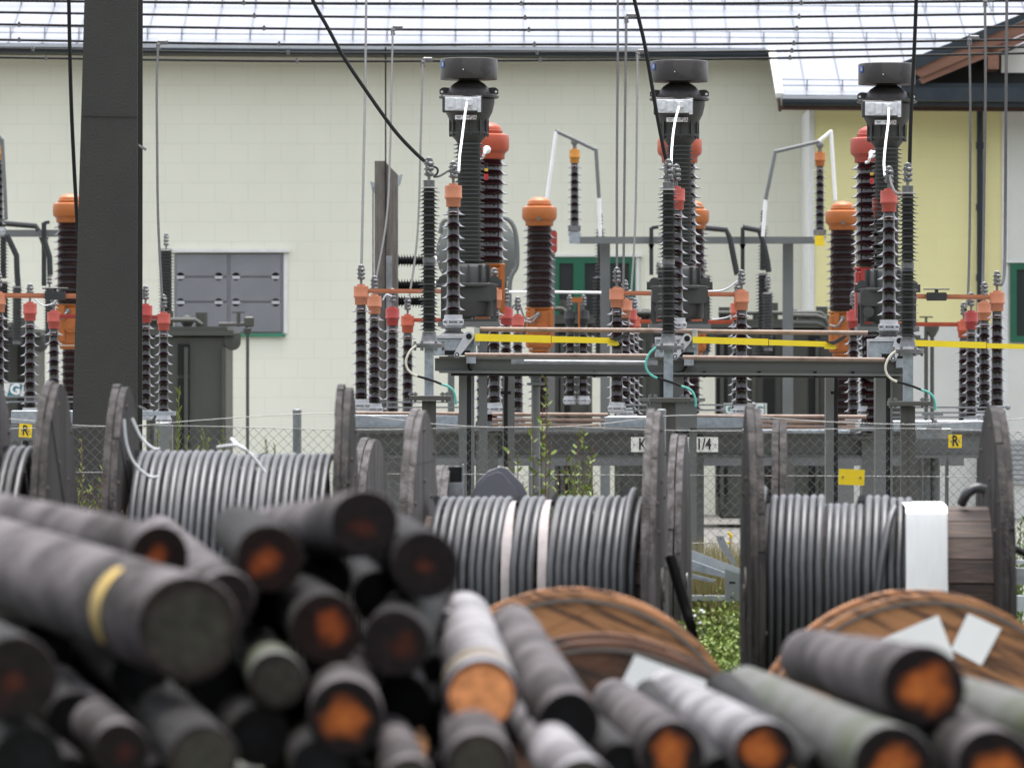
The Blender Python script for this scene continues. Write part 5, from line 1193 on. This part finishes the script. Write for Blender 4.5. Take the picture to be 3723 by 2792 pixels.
loose_flange(962, 1003, 37, .85, radians(-3), wood_g, 'low loose wooden flange behind the left flange of the centre reel', 24)
# upright smaller drums facing us, orange wood
def face_reel(u, vtop, rpx, d, label, m, seed, yaw=0, rim=mat('dull_hoop', (.13, .115, .105), .6), ang=.9, papers=()):
    top = P(u, vtop, d); R = top.z/2; c = Vector((top.x, d, R)); rnd = random.Random(seed)
    M = Matrix.Rotation(radians(90)+yaw, 3, 'Z')
    t = thing('wooden_drum', label, 'wooden drum', (c.x, d, c.z-R), 'smaller wooden drums facing the camera')
    for k, xo in ((0, -.0), (1, .6)):
        b = MB(); disc_planks(b, xo, .045, R, ang+1.5, 9, rnd); disc_planks(b, xo-.048, .045, R, ang, 9, rnd); f = part('flange', rot_mb(b, M, c), m, t, smooth=False)
        if True:
            b = MB(); b.lathe([(R*.90, xo+.046), (R*.93, xo+.050), (R*.93, xo+.053), (R*.90, xo+.056), (R*.895, xo+.05)], 64, (0, 0, 0), 'X')
            n = 64; b = MB(); prof = [(R*.945, -.0485), (R*.945, -.058), (R*.965, -.058), (R*.965, -.0485)]
            for i in range(n):
                for r_, x_ in prof: a = 2*pi*i/n; b.v.append(Vector((xo+x_, r_*cos(a), r_*sin(a))))
            for i in range(n):
                for j in range(4): b.f.append((i*4+j, i*4+(j+1) % 4, ((i+1) % n)*4+(j+1) % 4, ((i+1) % n)*4+j))
            part('metal_hoop', rot_mb(b, M, c), rim, f, smooth=False)
    b = MB(); b.lathe([(R*.5, .05), (R*.5, .55)], 24, (0, 0, 0), 'X'); part('core', rot_mb(b, M, c), wood_b, t)
    for (quad) in papers:
        b = MB(); q = [P(uu, vv, d-.062) for uu, vv in quad]
        pts = q+[v+Vector((0, .003, 0)) for v in q]; b.add(pts, [(0, 1, 2, 3), (7, 6, 5, 4), (0, 4, 5, 1), (1, 5, 6, 2), (2, 6, 7, 3), (3, 7, 4, 0)])
        part('paper_sheet', b, paper, t, smooth=False)
    return t
face_reel(1240, 1278, 396, 23.2, 'orange-brown wooden drum face below the centre reel', wood_o, 31, ang=1.134)
face_reel(1300, 1382, 455, 20.6, 'darker brown drum with white paper in front of the orange one', wood_o2, 32, ang=1.1, papers=[[(1372, 1414), (1526, 1470), (1500, 1600), (1330, 1500)]])
face_reel(2003, 1283, 396, 23.2, 'orange wooden drum at lower right with two white papers', wood_o, 33, ang=1.4, papers=[[(2091, 1324), (2163, 1357), (2120, 1437), (2054, 1402)], [(2027, 1328), (2062, 1420), (1940, 1500), (1880, 1390)]])

# ================================================================ LOGS
def facemat(kind, R, rnd):
    core, ring, inner, soft, dist = FK[kind]
    m = bpy.data.materials.new('cut_' + kind); m.use_nodes = True; nt = m.node_tree; b = nt.nodes['Principled BSDF']; b.inputs['Roughness'].default_value = .8; b.inputs['Specular IOR Level'].default_value = .12
    L = nt.links; N = nt.nodes.new
    tc = N('ShaderNodeTexCoord'); mp = N('ShaderNodeMapping'); k = 1/R
    mp.inputs['Scale'].default_value = (k*rnd.uniform(.92, 1.08), k*rnd.uniform(.92, 1.08), 0); mp.inputs['Location'].default_value = (rnd.uniform(-.12, .12)*dist, rnd.uniform(-.1, .16)*dist, 0)
    L.new(tc.outputs['Object'], mp.inputs[0])
    nz = N('ShaderNodeTexNoise'); nz.inputs['Scale'].default_value = 1.6; nz.inputs['Detail'].default_value = 5
    of = N('ShaderNodeVectorMath'); of.inputs[1].default_value = (rnd.uniform(0, 50), rnd.uniform(0, 50), 0); L.new(mp.outputs[0], of.inputs[0]); L.new(of.outputs[0], nz.inputs['Vector'])
    ln = N('ShaderNodeVectorMath'); ln.operation = 'LENGTH'; L.new(mp.outputs[0], ln.inputs[0])
    ad = N('ShaderNodeMath'); ad.operation = 'MULTIPLY_ADD'; ad.inputs[1].default_value = .9*dist; L.new(nz.outputs['Fac'], ad.inputs[0]); L.new(ln.outputs['Value'], ad.inputs[2])
    sb = N('ShaderNodeMath'); sb.operation = 'SUBTRACT'; sb.inputs[1].default_value = .45*dist; L.new(ad.outputs[0], sb.inputs[0])
    r = N('ShaderNodeValToRGB'); e = r.color_ramp.elements
    e[0].position = max(.01, inner-soft); e[0].color = (*core, 1); e[1].position = min(.99, inner+soft*.4); e[1].color = (*ring, 1)
    e2 = e.new(max(.0, inner-soft*2.2)); e2.color = (core[0]*1.12, core[1]*1.25, core[2]*1.2, 1)
    L.new(sb.outputs[0], r.inputs[0])
    n3 = N('ShaderNodeTexNoise'); n3.inputs['Scale'].default_value = 3.5; n3.inputs['Detail'].default_value = 6; L.new(of.outputs[0], n3.inputs['Vector'])
    rm = N('ShaderNodeMapRange'); rm.inputs['From Min'].default_value = .3; rm.inputs['From Max'].default_value = .7; rm.inputs['To Min'].default_value = .55; rm.inputs['To Max'].default_value = 1.2; L.new(n3.outputs['Fac'], rm.inputs['Value'])
    mx = N('ShaderNodeVectorMath'); mx.operation = 'SCALE'; L.new(r.outputs[0], mx.inputs[0]); L.new(rm.outputs[0], mx.inputs['Scale'])
    L.new(mx.outputs[0], b.inputs['Base Color']); return m
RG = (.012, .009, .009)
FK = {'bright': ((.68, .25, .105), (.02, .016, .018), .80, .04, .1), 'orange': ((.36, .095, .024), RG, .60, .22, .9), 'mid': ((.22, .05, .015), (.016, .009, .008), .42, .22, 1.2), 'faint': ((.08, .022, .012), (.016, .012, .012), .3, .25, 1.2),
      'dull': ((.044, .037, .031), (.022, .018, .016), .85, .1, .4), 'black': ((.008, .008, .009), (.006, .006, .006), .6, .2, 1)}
def log(u, v, r, u2, v2, d, kind, bm_, label, ratio=None, length=None, rb=.86, band_=None, seed=0):
    """u,v,r: near cut face (full-view px); u2,v2: a farther point of the axis"""
    A = P(u, v, d); k = ratio or (v2-829.5)/(v-829.5); d2 = d/k
    B = P(u2, v2, d2); ax = (B-A)
    L = length or ax.length; ax.normalize(); B = A+ax*L; R = r*Q*d/F
    z = -ax; x = Vector((0, 0, 1)).cross(z).normalized(); y = z.cross(x); M = Matrix((x, y, z)).transposed()
    t = thing('wooden_pole', label, 'wooden pole', A, 'pile of wooden poles')
    t.rotation_euler = M.to_euler()
    rnd = random.Random(seed+int(u*7+v)); b = MB(); seg = 28; n = 44; ph = [rnd.uniform(0, 6.28) for _ in range(6)]; vs = []
    knots = [(rnd.uniform(.08, .9), rnd.uniform(0, 6.28), rnd.uniform(.03, .075)) for _ in range(5)]
    for i in range(n+1):
        f = i/n; rr = R*(1-(1-rb)*f)
        for j in range(seg):
            a = 2*pi*j/seg
            q = rr*(1+.018*sin(2*a+ph[0]+f*3)+.012*sin(3*a+ph[1]-f*5)+.004*sin(f*(7+ph[3])+ph[2]+sin(a)))
            if not band_: q += sum(R*am_*math.exp(-((f-f0)*L/.12)**2-(1-cos(a-a0_))*5) for f0, a0_, am_ in knots)
            if i == 0: q *= .975
            vs.append((q*cos(a), q*sin(a), -L*f if i else 0)) if i != 1 else vs.append((q*cos(a), q*sin(a), -.012))
    b.v = [Vector(v_) for v_ in vs]
    for i in range(n):
        for j in range(seg): j2 = (j+1) % seg; b.f.append((i*seg+j, i*seg+j2, (i+1)*seg+j2, (i+1)*seg+j))
    b.f.append(tuple(n*seg+j for j in range(seg)))
    o = bpy.data.objects.new('bark', b.mesh('bark', bm_, ang=60)); COL.objects.link(o); o.parent = t
    b = MB(); ring = [Vector((vs[j][0], vs[j][1], 0.0)) for j in range(seg)]
    b.v = ring+[q*.97+Vector((0, 0, .003)) for q in ring]+[Vector((0, 0, .003))]
    for j in range(seg): j2 = (j+1) % seg; b.f.append((j, j2, seg+j2, seg+j)); b.f.append((seg+j, seg+j2, 2*seg))
    o = bpy.data.objects.new('cut_end', b.mesh('cut_end', facemat(kind, R, rnd), smooth=False)); COL.objects.link(o); o.parent = t
    o.scale = (1, 1, 1)
    if band_:
        b = MB(); zc_, wd = -band_[0], band_[1]; N_ = 40; a0, a1 = band_[2], band_[3]; vs2 = []
        for k in range(N_+1):
            a = radians(a0+(a1-a0)*k/N_); wv = wd*(.5+.5*sin(pi*k/N_)**.4)
            f = -zc_/L; rr = R*(1-(1-rb)*f)
            q = rr*(1+.018*sin(2*a+ph[0]+f*3)+.012*sin(3*a+ph[1]-f*5)+.004*sin(f*(7+ph[3])+ph[2]+sin(a)))+.003
            for s_ in (-.5, .5): vs2.append(Vector((q*cos(a), q*sin(a), zc_+s_*wv)))
        b.v = vs2
        for k in range(N_): b.f.append((2*k, 2*k+2, 2*k+3, 2*k+1))
        o = bpy.data.objects.new('painted_band', b.mesh('painted_band', bandy)); COL.objects.link(o); o.parent = t
    return t
LOGS = [
 (408, 1358, 116, 0, 1215, 14.2, 'dull', bark, 'biggest pole at the left with a yellow painted band', dict(band_=(.56, .13, 118, 214), length=7, ratio=.84, rb=.9)),
 (345, 1200, 66, 0, 1120, 15.8, 'mid', bark, 'grey pole behind the yellow-banded one at the far left', dict(length=7, ratio=.86)),
 (487, 1298, 66, 345, 1150, 15.2, 'faint', bark, 'grey pole sloping down beside the yellow-banded one', dict()),
 (583, 1205, 74, 520, 1150, 15.4, 'mid', bark_d, 'dark pole with orange patch left of the topmost pole', dict(length=3)),
 (787, 1130, 74, 600, 1150, 15.6, 'faint', bark, 'topmost pole with dark cut face on top of the pile', dict(ratio=.86, length=3.2)),
 (920, 1220, 74, 848, 1165, 15.4, 'faint', bark_d, 'dark pole end below right of the topmost pole', dict(length=4)),
 (705, 1358, 78, 640, 1290, 15.0, 'mid', bark_d, 'dark pole with orange heart in the middle left of the pile', dict(length=5)),
 (855, 1388, 74, 905, 1300, 15.0, 'faint', bark_d, 'dark brown pole end left of the bright orange one', dict(length=5)),
 (970, 1360, 40, 885, 1300, 18.2, 'dull', bark_w, 'thin pale pole behind the bright orange one', dict(length=4)),
 (748, 1548, 84, 738, 1470, 14.2, 'orange', bark, 'pole with grey upper rim and orange heart low in the centre left', dict(length=5)),
 (1040, 1502, 82, 1004, 1330, 14.6, 'bright', bark_w, 'pale pole with bright orange cut end in the centre', dict(band_=(.35, .07, 40, 170), rb=.9)),
 (1228, 1562, 70, 1108, 1352, 14.8, 'black', bark, 'grey pole with black cut end right of the bright orange one', dict(rb=.88, ratio=.80)),
 (600, 1470, 64, 560, 1400, 14.8, 'dull', bark_g, 'pole with greenish rim and grey cut end', dict(length=5)),
 (35, 1462, 92, -120, 1360, 13.4, 'faint', bark_d, 'dark pole at the left edge with faint red heart', dict(length=5)),
 (262, 1620, 62, 90, 1450, 13.6, 'faint', bark, 'pole low at the left with bright worn top edge', dict(length=5)),
 (440, 1638, 76, 300, 1480, 13.4, 'dull', bark_d, 'dark pole near the bottom left', dict(length=5)),
 (1034, 1652, 74, 1015, 1560, 13.6, 'dull', bark, 'pole with dull end at the bottom centre', dict(length=5)),
 (1262, 1700, 66, 1140, 1560, 13.4, 'dull', bark_w, 'pale pole cut off by the bottom edge right of centre', dict(length=4)),
 (885, 1690, 56, 850, 1600, 13.6, 'dull', bark, 'thin grey pole at the bottom left of centre', dict(length=4)),
 (1452, 1628, 72, 1325, 1510, 14.4, 'orange', bark, 'grey pole with orange end at the bottom, left of the white-topped one', dict(rb=.84, ratio=.74)),
 (1652, 1625, 70, 1440, 1492, 14.4, 'orange', bark_w, 'pale pole with dark orange end at the bottom right', dict(rb=.84, ratio=.76)),
 (1930, 1652, 88, 1610, 1492, 13.8, 'orange', bark_g, 'long lichened grey pole ending at the bottom right', dict(rb=.84, ratio=.72)),
 (1995, 1482, 90, 1745, 1420, 14.2, 'orange', bark, 'knotty pole with big black-ringed orange end at the right', dict(rb=.9, ratio=.74)),
 (2150, 1658, 86, 1990, 1560, 13.6, 'orange', bark, 'pole with orange end at the bottom right corner', dict(length=4)),
 (2330, 1605, 80, 2110, 1535, 14.4, 'dull', bark_g, 'lichened pole running out of the right picture edge', dict(length=3.5, rb=.8)),
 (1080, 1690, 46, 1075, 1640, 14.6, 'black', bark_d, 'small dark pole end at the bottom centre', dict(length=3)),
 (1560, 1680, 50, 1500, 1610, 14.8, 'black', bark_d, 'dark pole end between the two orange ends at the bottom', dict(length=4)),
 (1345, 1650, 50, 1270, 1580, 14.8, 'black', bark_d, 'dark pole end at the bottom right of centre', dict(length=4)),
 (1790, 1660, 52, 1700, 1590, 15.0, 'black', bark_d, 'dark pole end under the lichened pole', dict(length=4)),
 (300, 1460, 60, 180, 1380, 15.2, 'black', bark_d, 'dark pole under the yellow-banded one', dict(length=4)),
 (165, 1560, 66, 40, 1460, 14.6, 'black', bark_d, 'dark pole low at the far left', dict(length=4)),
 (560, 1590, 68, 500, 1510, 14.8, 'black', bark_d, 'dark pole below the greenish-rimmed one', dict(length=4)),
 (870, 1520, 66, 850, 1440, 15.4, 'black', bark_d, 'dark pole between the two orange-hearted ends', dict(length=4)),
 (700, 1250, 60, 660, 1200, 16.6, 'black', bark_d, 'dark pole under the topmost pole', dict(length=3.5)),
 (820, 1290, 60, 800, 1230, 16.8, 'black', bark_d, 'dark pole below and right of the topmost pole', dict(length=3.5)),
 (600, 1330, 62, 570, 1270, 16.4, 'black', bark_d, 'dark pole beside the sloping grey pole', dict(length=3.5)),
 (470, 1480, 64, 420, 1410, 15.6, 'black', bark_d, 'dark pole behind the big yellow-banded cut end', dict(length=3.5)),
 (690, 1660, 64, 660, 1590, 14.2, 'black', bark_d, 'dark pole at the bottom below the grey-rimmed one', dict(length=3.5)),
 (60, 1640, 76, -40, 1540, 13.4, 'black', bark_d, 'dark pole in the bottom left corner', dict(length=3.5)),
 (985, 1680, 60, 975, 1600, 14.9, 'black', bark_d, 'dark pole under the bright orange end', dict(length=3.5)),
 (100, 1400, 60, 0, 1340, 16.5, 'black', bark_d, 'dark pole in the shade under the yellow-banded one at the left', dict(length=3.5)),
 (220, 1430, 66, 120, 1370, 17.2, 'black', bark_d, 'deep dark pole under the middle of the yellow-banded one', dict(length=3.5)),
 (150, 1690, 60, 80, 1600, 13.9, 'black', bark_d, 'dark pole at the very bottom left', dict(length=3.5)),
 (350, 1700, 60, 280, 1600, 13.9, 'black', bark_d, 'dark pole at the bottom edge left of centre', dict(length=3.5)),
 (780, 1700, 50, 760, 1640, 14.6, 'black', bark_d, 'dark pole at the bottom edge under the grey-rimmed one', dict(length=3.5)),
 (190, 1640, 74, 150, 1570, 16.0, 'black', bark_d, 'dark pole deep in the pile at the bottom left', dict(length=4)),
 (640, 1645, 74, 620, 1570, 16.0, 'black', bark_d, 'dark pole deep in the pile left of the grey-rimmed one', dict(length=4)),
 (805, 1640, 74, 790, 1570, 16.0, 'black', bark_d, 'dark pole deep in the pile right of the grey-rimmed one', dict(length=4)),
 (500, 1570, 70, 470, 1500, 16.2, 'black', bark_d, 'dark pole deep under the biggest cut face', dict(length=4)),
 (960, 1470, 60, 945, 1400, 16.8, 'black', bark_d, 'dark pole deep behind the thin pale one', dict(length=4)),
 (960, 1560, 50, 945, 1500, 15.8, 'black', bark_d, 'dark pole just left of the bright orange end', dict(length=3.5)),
]
for i, (u, v, r, u2, v2, d, k, m_, lab, kw) in enumerate(LOGS): log(u, v, r, u2, v2, d, k, m_, lab, seed=i, **kw)
# timber bearers that carry the pile, below the frame
for k, (x, y, z) in enumerate(((-.3, 14.3, .55), (-.3, 17.6, .55))):
    pass

# ================================================================ VEGETATION
def leaf_quad(b, p, dirv, L, w, rnd):
    dirv = dirv.normalized(); s_ = dirv.cross(Vector((rnd.uniform(-1, 1), rnd.uniform(-1, 1), rnd.uniform(-1, 1)))).normalized()
    b.add([p, p+dirv*L*.35+s_*w*.5, p+dirv*L*.7+s_*w*.4, p+dirv*L, p+dirv*L*.7-s_*w*.4, p+dirv*L*.35-s_*w*.5], [(0, 1, 2, 3, 4, 5)])
def shrub(name, base, shoots, label, cat, lm, sm, leafL=.05, leafW=.011, step=.022, spread=.5, seed=1, group=None):
    """shoots: list of point lists (world)"""
    rnd = random.Random(seed); t = thing(name, label, cat, base, group); b = MB(); lf = MB()
    for pts in shoots:
        path = smoothpath([Vector(p) for p in pts], 8); n = len(path); b.tube(path, [.006*(1-.75*i/n)+.0015 for i in range(n)], 5)
        acc = 0
        for i in range(1, n):
            seg = path[i]-path[i-1]; acc += seg.length
            if i < n*.12: continue
            while acc > step:
                acc -= step; p = path[i-1].lerp(path[i], rnd.random()); a = rnd.uniform(0, 2*pi)
                dv = seg.normalized()*(.9-spread*.4)+Vector((cos(a), sin(a)*.8, rnd.uniform(-.1, .3)))*spread
                leaf_quad(lf, p, dv, leafL*rnd.uniform(.6, 1.15), leafW*rnd.uniform(.8, 1.2), rnd)
    part('stem', b, sm, t); part('foliage', lf, lm, t, smooth=False); return t
d = 42.2
def gp(u, v, dd=None): return P(u, v, dd or d)
def shoot(u0, u1, v1, bend=0, dd=None, z0=.02):
    dd = dd or d; top = P(u1, v1, dd); b0 = Vector((P(u0, 0, dd).x, dd, z0)); m_ = b0.lerp(top, .5)+Vector((bend, R_.uniform(-.05, .05), 0)); return [b0, m_, top]
shrub('willow_shoot', shoot(382, 386, 846)[0], [shoot(380, 386, 846)], 'tallest feathery green shoot behind the left reel', 'plant', leaf_y, stem_g, .06, .009, .007, .38, 2, 'shoots behind the left reel')
for i, (u, v, lab) in enumerate(((341, 912, 'small yellow-green shoot left of the tallest one'), (368, 948, 'short shoot right beside the tallest one'), (404, 945, 'short shoot just right of the tallest one'), (433, 928, 'shoot with a leaning tip midway along the left reel'), (449, 950, 'low shoot near the knotted cord'), (483, 922, 'slender shoot before the transformer corner'), (575, 948, 'faint thin shoot before the pale wall'), (594, 960, 'thin low shoot left of the fence post'))):
    shrub('willow_shoot', shoot(u-3, u, v)[0], [shoot(u-4, u+(6 if i == 3 else 0), v), shoot(u-6, u-7, v+40)], lab, 'plant', leaf_y, stem_g, .045, .008, .012, .42, 10+i, 'shoots behind the left reel')
shrub('weed', shoot(170, 0, 0)[0], [shoot(168, 176, 950, .03), shoot(172, 160, 1010, .02), shoot(178, 200, 1040, .06), shoot(190, 222, 1015, -.03), shoot(200, 214, 1045, .05), shoot(196, 192, 1060, -.02), shoot(180, 166, 1030, 0), shoot(212, 220, 1070)], 'loose green weed with reddish tips at the foot of the dark mast', 'plant', leaf_y, stem_m, .05, .011, .018, .55, 30)
sh_ = []
for (u0, u1, v1, bd) in ((1158, 1182, 815, .02), (1160, 1150, 905, 0), (1165, 1250, 935, .05), (1170, 1262, 928, .1), (1170, 1280, 960, .14), (1160, 1118, 985, -.05), (1162, 1100, 975, -.1), (1168, 1225, 985, .02), (1172, 1272, 1000, .1), (1165, 1205, 1020, .02), (1160, 1130, 1040, -.03), (1172, 1245, 1045, .05), (1175, 1282, 1055, .08), (1164, 1190, 960, 0), (1162, 1172, 880, 0)):
    sh_.append(shoot(u0, u1, v1, bd, 40.8))
shrub('willow_bush', (sh_[0][0]), sh_, 'loose willow bush with red stems behind the centre reel', 'bush', leaf_b, stem_m, .06, .02, .03, .85, 40)
sh2 = [shoot(1240+R_.uniform(-30, 40), 1225+k*9, 1000+R_.uniform(-10, 60), 0, 40.6) for k in range(6)]
shrub('weed', sh2[0][0], sh2, 'yellowish feathery weed at the right foot of the willow bush', 'plant', leaf_y, stem_g, .035, .01, .018, .6, 41)
shrub('weed', shoot(1022, 0, 0)[0], [shoot(1022, 1030, 1040, 0, 41), shoot(1026, 1018, 1060, 0, 41)], 'small weed left of the grey hood', 'plant', leaf, stem_g, .04, .012, .02, .6, 42)
shrub('weed', shoot(2196, 0, 0)[0], [shoot(2194, 2205, 1130, 0, 40), shoot(2200, 2215, 1100, 0, 40), shoot(2205, 2198, 1170, 0, 40), shoot(2190, 2210, 1290, 0, 38), shoot(2200, 2192, 1270, 0, 38)], 'green weed at the right picture edge beyond the right reel', 'plant', leaf, stem_g, .05, .015, .014, .65, 43)
# ground cover in the gap between centre and right reels
def cover(name, label, cat, m, u0, u1, d0, d1, h0, h1, n, L, W, seed, blades=False):
    rnd = random.Random(seed); b = MB()
    for _ in range(n):
        dd = rnd.uniform(d0, d1); x = P(rnd.uniform(u0, u1), 0, dd).x; hh = rnd.uniform(h0, h1)*(0.6+.4*sin(x*9+dd*3)) if not blades else rnd.uniform(h0, h1)
        if blades:
            p = Vector((x, dd, 0)); leaf_quad(b, p, Vector((rnd.uniform(-.25, .25), rnd.uniform(-.2, .2), 1)), hh, W, rnd)
        else:
            p = Vector((x, dd, max(.01, hh*rnd.random()**.6))); leaf_quad(b, p, Vector((rnd.uniform(-1, 1), rnd.uniform(-1, 1), rnd.uniform(-.2, 1))), L*rnd.uniform(.6, 1.2), W, rnd)
    return single(name, b, m, label, cat, kind='stuff', org=(P((u0+u1)/2, 0, d0).x, d0, 0), smooth=False)
cover('ground_cover', 'dense bright green low weeds between the centre and right reels', 'weeds', leaf_b, 1470, 1612, 36, 40.3, .2, .95, 22000, .032, .015, 50)
cover('ground_cover', 'grey-green low weeds behind the reels', 'weeds', leaf_c, 1430, 1650, 36.5, 40.8, .2, .8, 2500, .05, .018, 51)
cover('dry_grass', 'dry straw-coloured grass by the fence foot between the reels', 'grass', straw, 1470, 1620, 40.3, 41.3, .5, 1.25, 5000, .05, .012, 52, True)
cover('grass', 'green grass along the fence behind the reels', 'grass', leaf_y, -80, 2300, 38, 41.3, .15, .5, 6000, .05, .008, 53, True)
cover('grass', 'grass at the right edge beyond the right reel', 'grass', leaf, 2160, 2260, 34, 41, .2, .7, 2500, .05, .012, 54, True)
t = thing('wild_flower', 'yellow wild flowers in the dry grass beside the right reel', 'flower', P(1572, 1400, 40.4)); b = MB()
for (u, v) in ((1575, 1152), (1578, 1160), (1574, 1172), (1580, 1156)): b.ball(P(u, v, 40.4), .012, 6, (1, .6, 1))
part('blossom', b, mat('yellow_petal', (.75, .5, .02), .6), t)
b = MB(); b.tube([P(1574, 1300, 40.4), P(1577, 1154, 40.4)], .003, 4); part('stem', b, stem_g, t)
t = thing('wild_flower', 'small white wild flowers low beside the black strap of the centre reel', 'flower', P(1508, 1440, 36)); b = MB()
for (u, v) in ((1500, 1330), (1515, 1318), (1519, 1322), (1497, 1338), (1512, 1345), (1503, 1362)): b.ball(P(u, v, 36), .013, 6, (1, .6, .6))
part('blossom', b, white, t)
b = MB(); b.tube([P(1506, 1460, 36), P(1512, 1322, 36)], .003, 4); part('stem', b, stem_g, t)
# galvanised steel sections stacked in the weeds
def beam_piece(poly, d, th, m, label, holes=()):
    t = thing('steel_section', label, 'steel section', P(poly[0][0], poly[0][1], d), 'galvanised steel sections in the weeds')
    b = MB(); q = [P(u, v, d) for u, v in poly]; b.prism([(p.x, p.z) for p in q], th, c=(0, d, 0)); part('plate', b, m, t, smooth=False)
    if holes:
        b = MB()
        for (u, v, w, h) in holes: b.rbox(P(u, v, d-th/2-.0005), (px(w*Q, d), .003, px(h*Q, d)), px(h*Q, d)*.45)
        part('slot_hole', b, black, t, smooth=False)
gal2 = mat('bright_galvanised_section', (.42, .45, .48), .4, .6, c2=(.5, .53, .56), scale=10)
beam_piece([(1455, 1172), (1500, 1190), (1600, 1228), (1600, 1246), (1500, 1212), (1455, 1196)], 39.8, .03, gal2, 'upper sloping galvanised angle between the centre and right reels')
beam_piece([(1455, 1198), (1500, 1212), (1600, 1248), (1600, 1256), (1500, 1232), (1455, 1216)], 39.6, .12, galv, 'lower leg of the sloping galvanised angle')
beam_piece([(1547, 1157), (1562, 1157), (1572, 1180), (1590, 1214), (1584, 1222), (1560, 1190), (1548, 1166)], 39.3, .012, gal2, 'short bent galvanised strap standing up from the stack', [(1556, 1163, 3, 3)])
beam_piece([(1566, 1228), (1600, 1240), (1600, 1298), (1566, 1298)], 39.1, .012, gal2, 'upright galvanised plate with slot beside the right reel', [(1582, 1258, 14, 4), (1580, 1290, 4, 4)])
beam_piece([(1455, 1285), (1566, 1286), (1566, 1297), (1455, 1297)], 39.2, .06, gal2, 'horizontal galvanised angle low in the weeds')
beam_piece([(1455, 1240), (1500, 1240), (1545, 1252), (1540, 1258), (1500, 1250), (1455, 1250)], 39.4, .04, galv, 'small galvanised offcut below the sloping angle')
beam_piece([(2165, 1208), (2225, 1210), (2225, 1218), (2165, 1216)], 38, .08, gal2, 'upper galvanised rail beyond the right reel')
beam_piece([(2165, 1285), (2225, 1287), (2225, 1320), (2165, 1318)], 37.5, .1, gal2, 'lower pale galvanised rail beyond the right reel')
beam_piece([(2165, 1225), (2225, 1227), (2225, 1262), (2165, 1260)], 38.4, .1, galv_d, 'dark galvanised rail beyond the right reel')
# grey hood, black box, dark strap
t = thing('grey_hood', 'smooth faceted grey hood standing behind the centre reel', 'cover', P(1078, 1500, 36.5))
b = MB(); c = P(1078, 1075, 36.5); poly = [(-.22, -.25), (-.2, -.02), (-.14, .10), (-.07, .17), (.01, .20), (.05, .19), (.15, .09), (.18, .03), (.2, -.25)]
b.prism(poly, .3, c=c); b.prism([(x*.8-.02, z*.9) for x, z in poly], .4, c=c+Vector((0, -.05, -.01))); b.span((c.x-.2, c.y-.15, 0), (c.x+.17, c.y+.15, c.z-.2)); part('shell', b, greyhood, t, smooth=False)
t = thing('black_box', 'small black square duct end right of the low wooden flange', 'box', P(984, 1060, 36.8)); b = MB()
b.span(P(969, 1008, 36.8), P(998, 1042, 37.1)); part('opening', b, black, t, smooth=False)
b = MB(); b.span(P(966, 1043, 36.7), P(1001, 1075, 37.1)); b.span(P(999, 1004, 36.75), P(1002, 1043, 37.1)); q = P(984, 1075, 36.9); b.span((q.x-.04, 36.8, 0), (q.x+.04, 36.9, q.z)); part('casing', b, galv_d, t, smooth=False)
cable('black_strap', [P(1447, 1200, 32.6), P(1462, 1250, 32.6), P(1480, 1310, 32.6), P(1492, 1350, 32.6), P(1500, 1400, 32.8)], .03, black, 'thick black cable tail hanging off the right flange of the centre reel', 'cable')
cable('cable_tail', [P(2165, 1190, 33.5), P(2185, 1184, 33.5), P(2200, 1188, 33.5), P(2220, 1200, 33.5)], .02, black, 'black cable tail sticking out right of the right reel', 'cable')
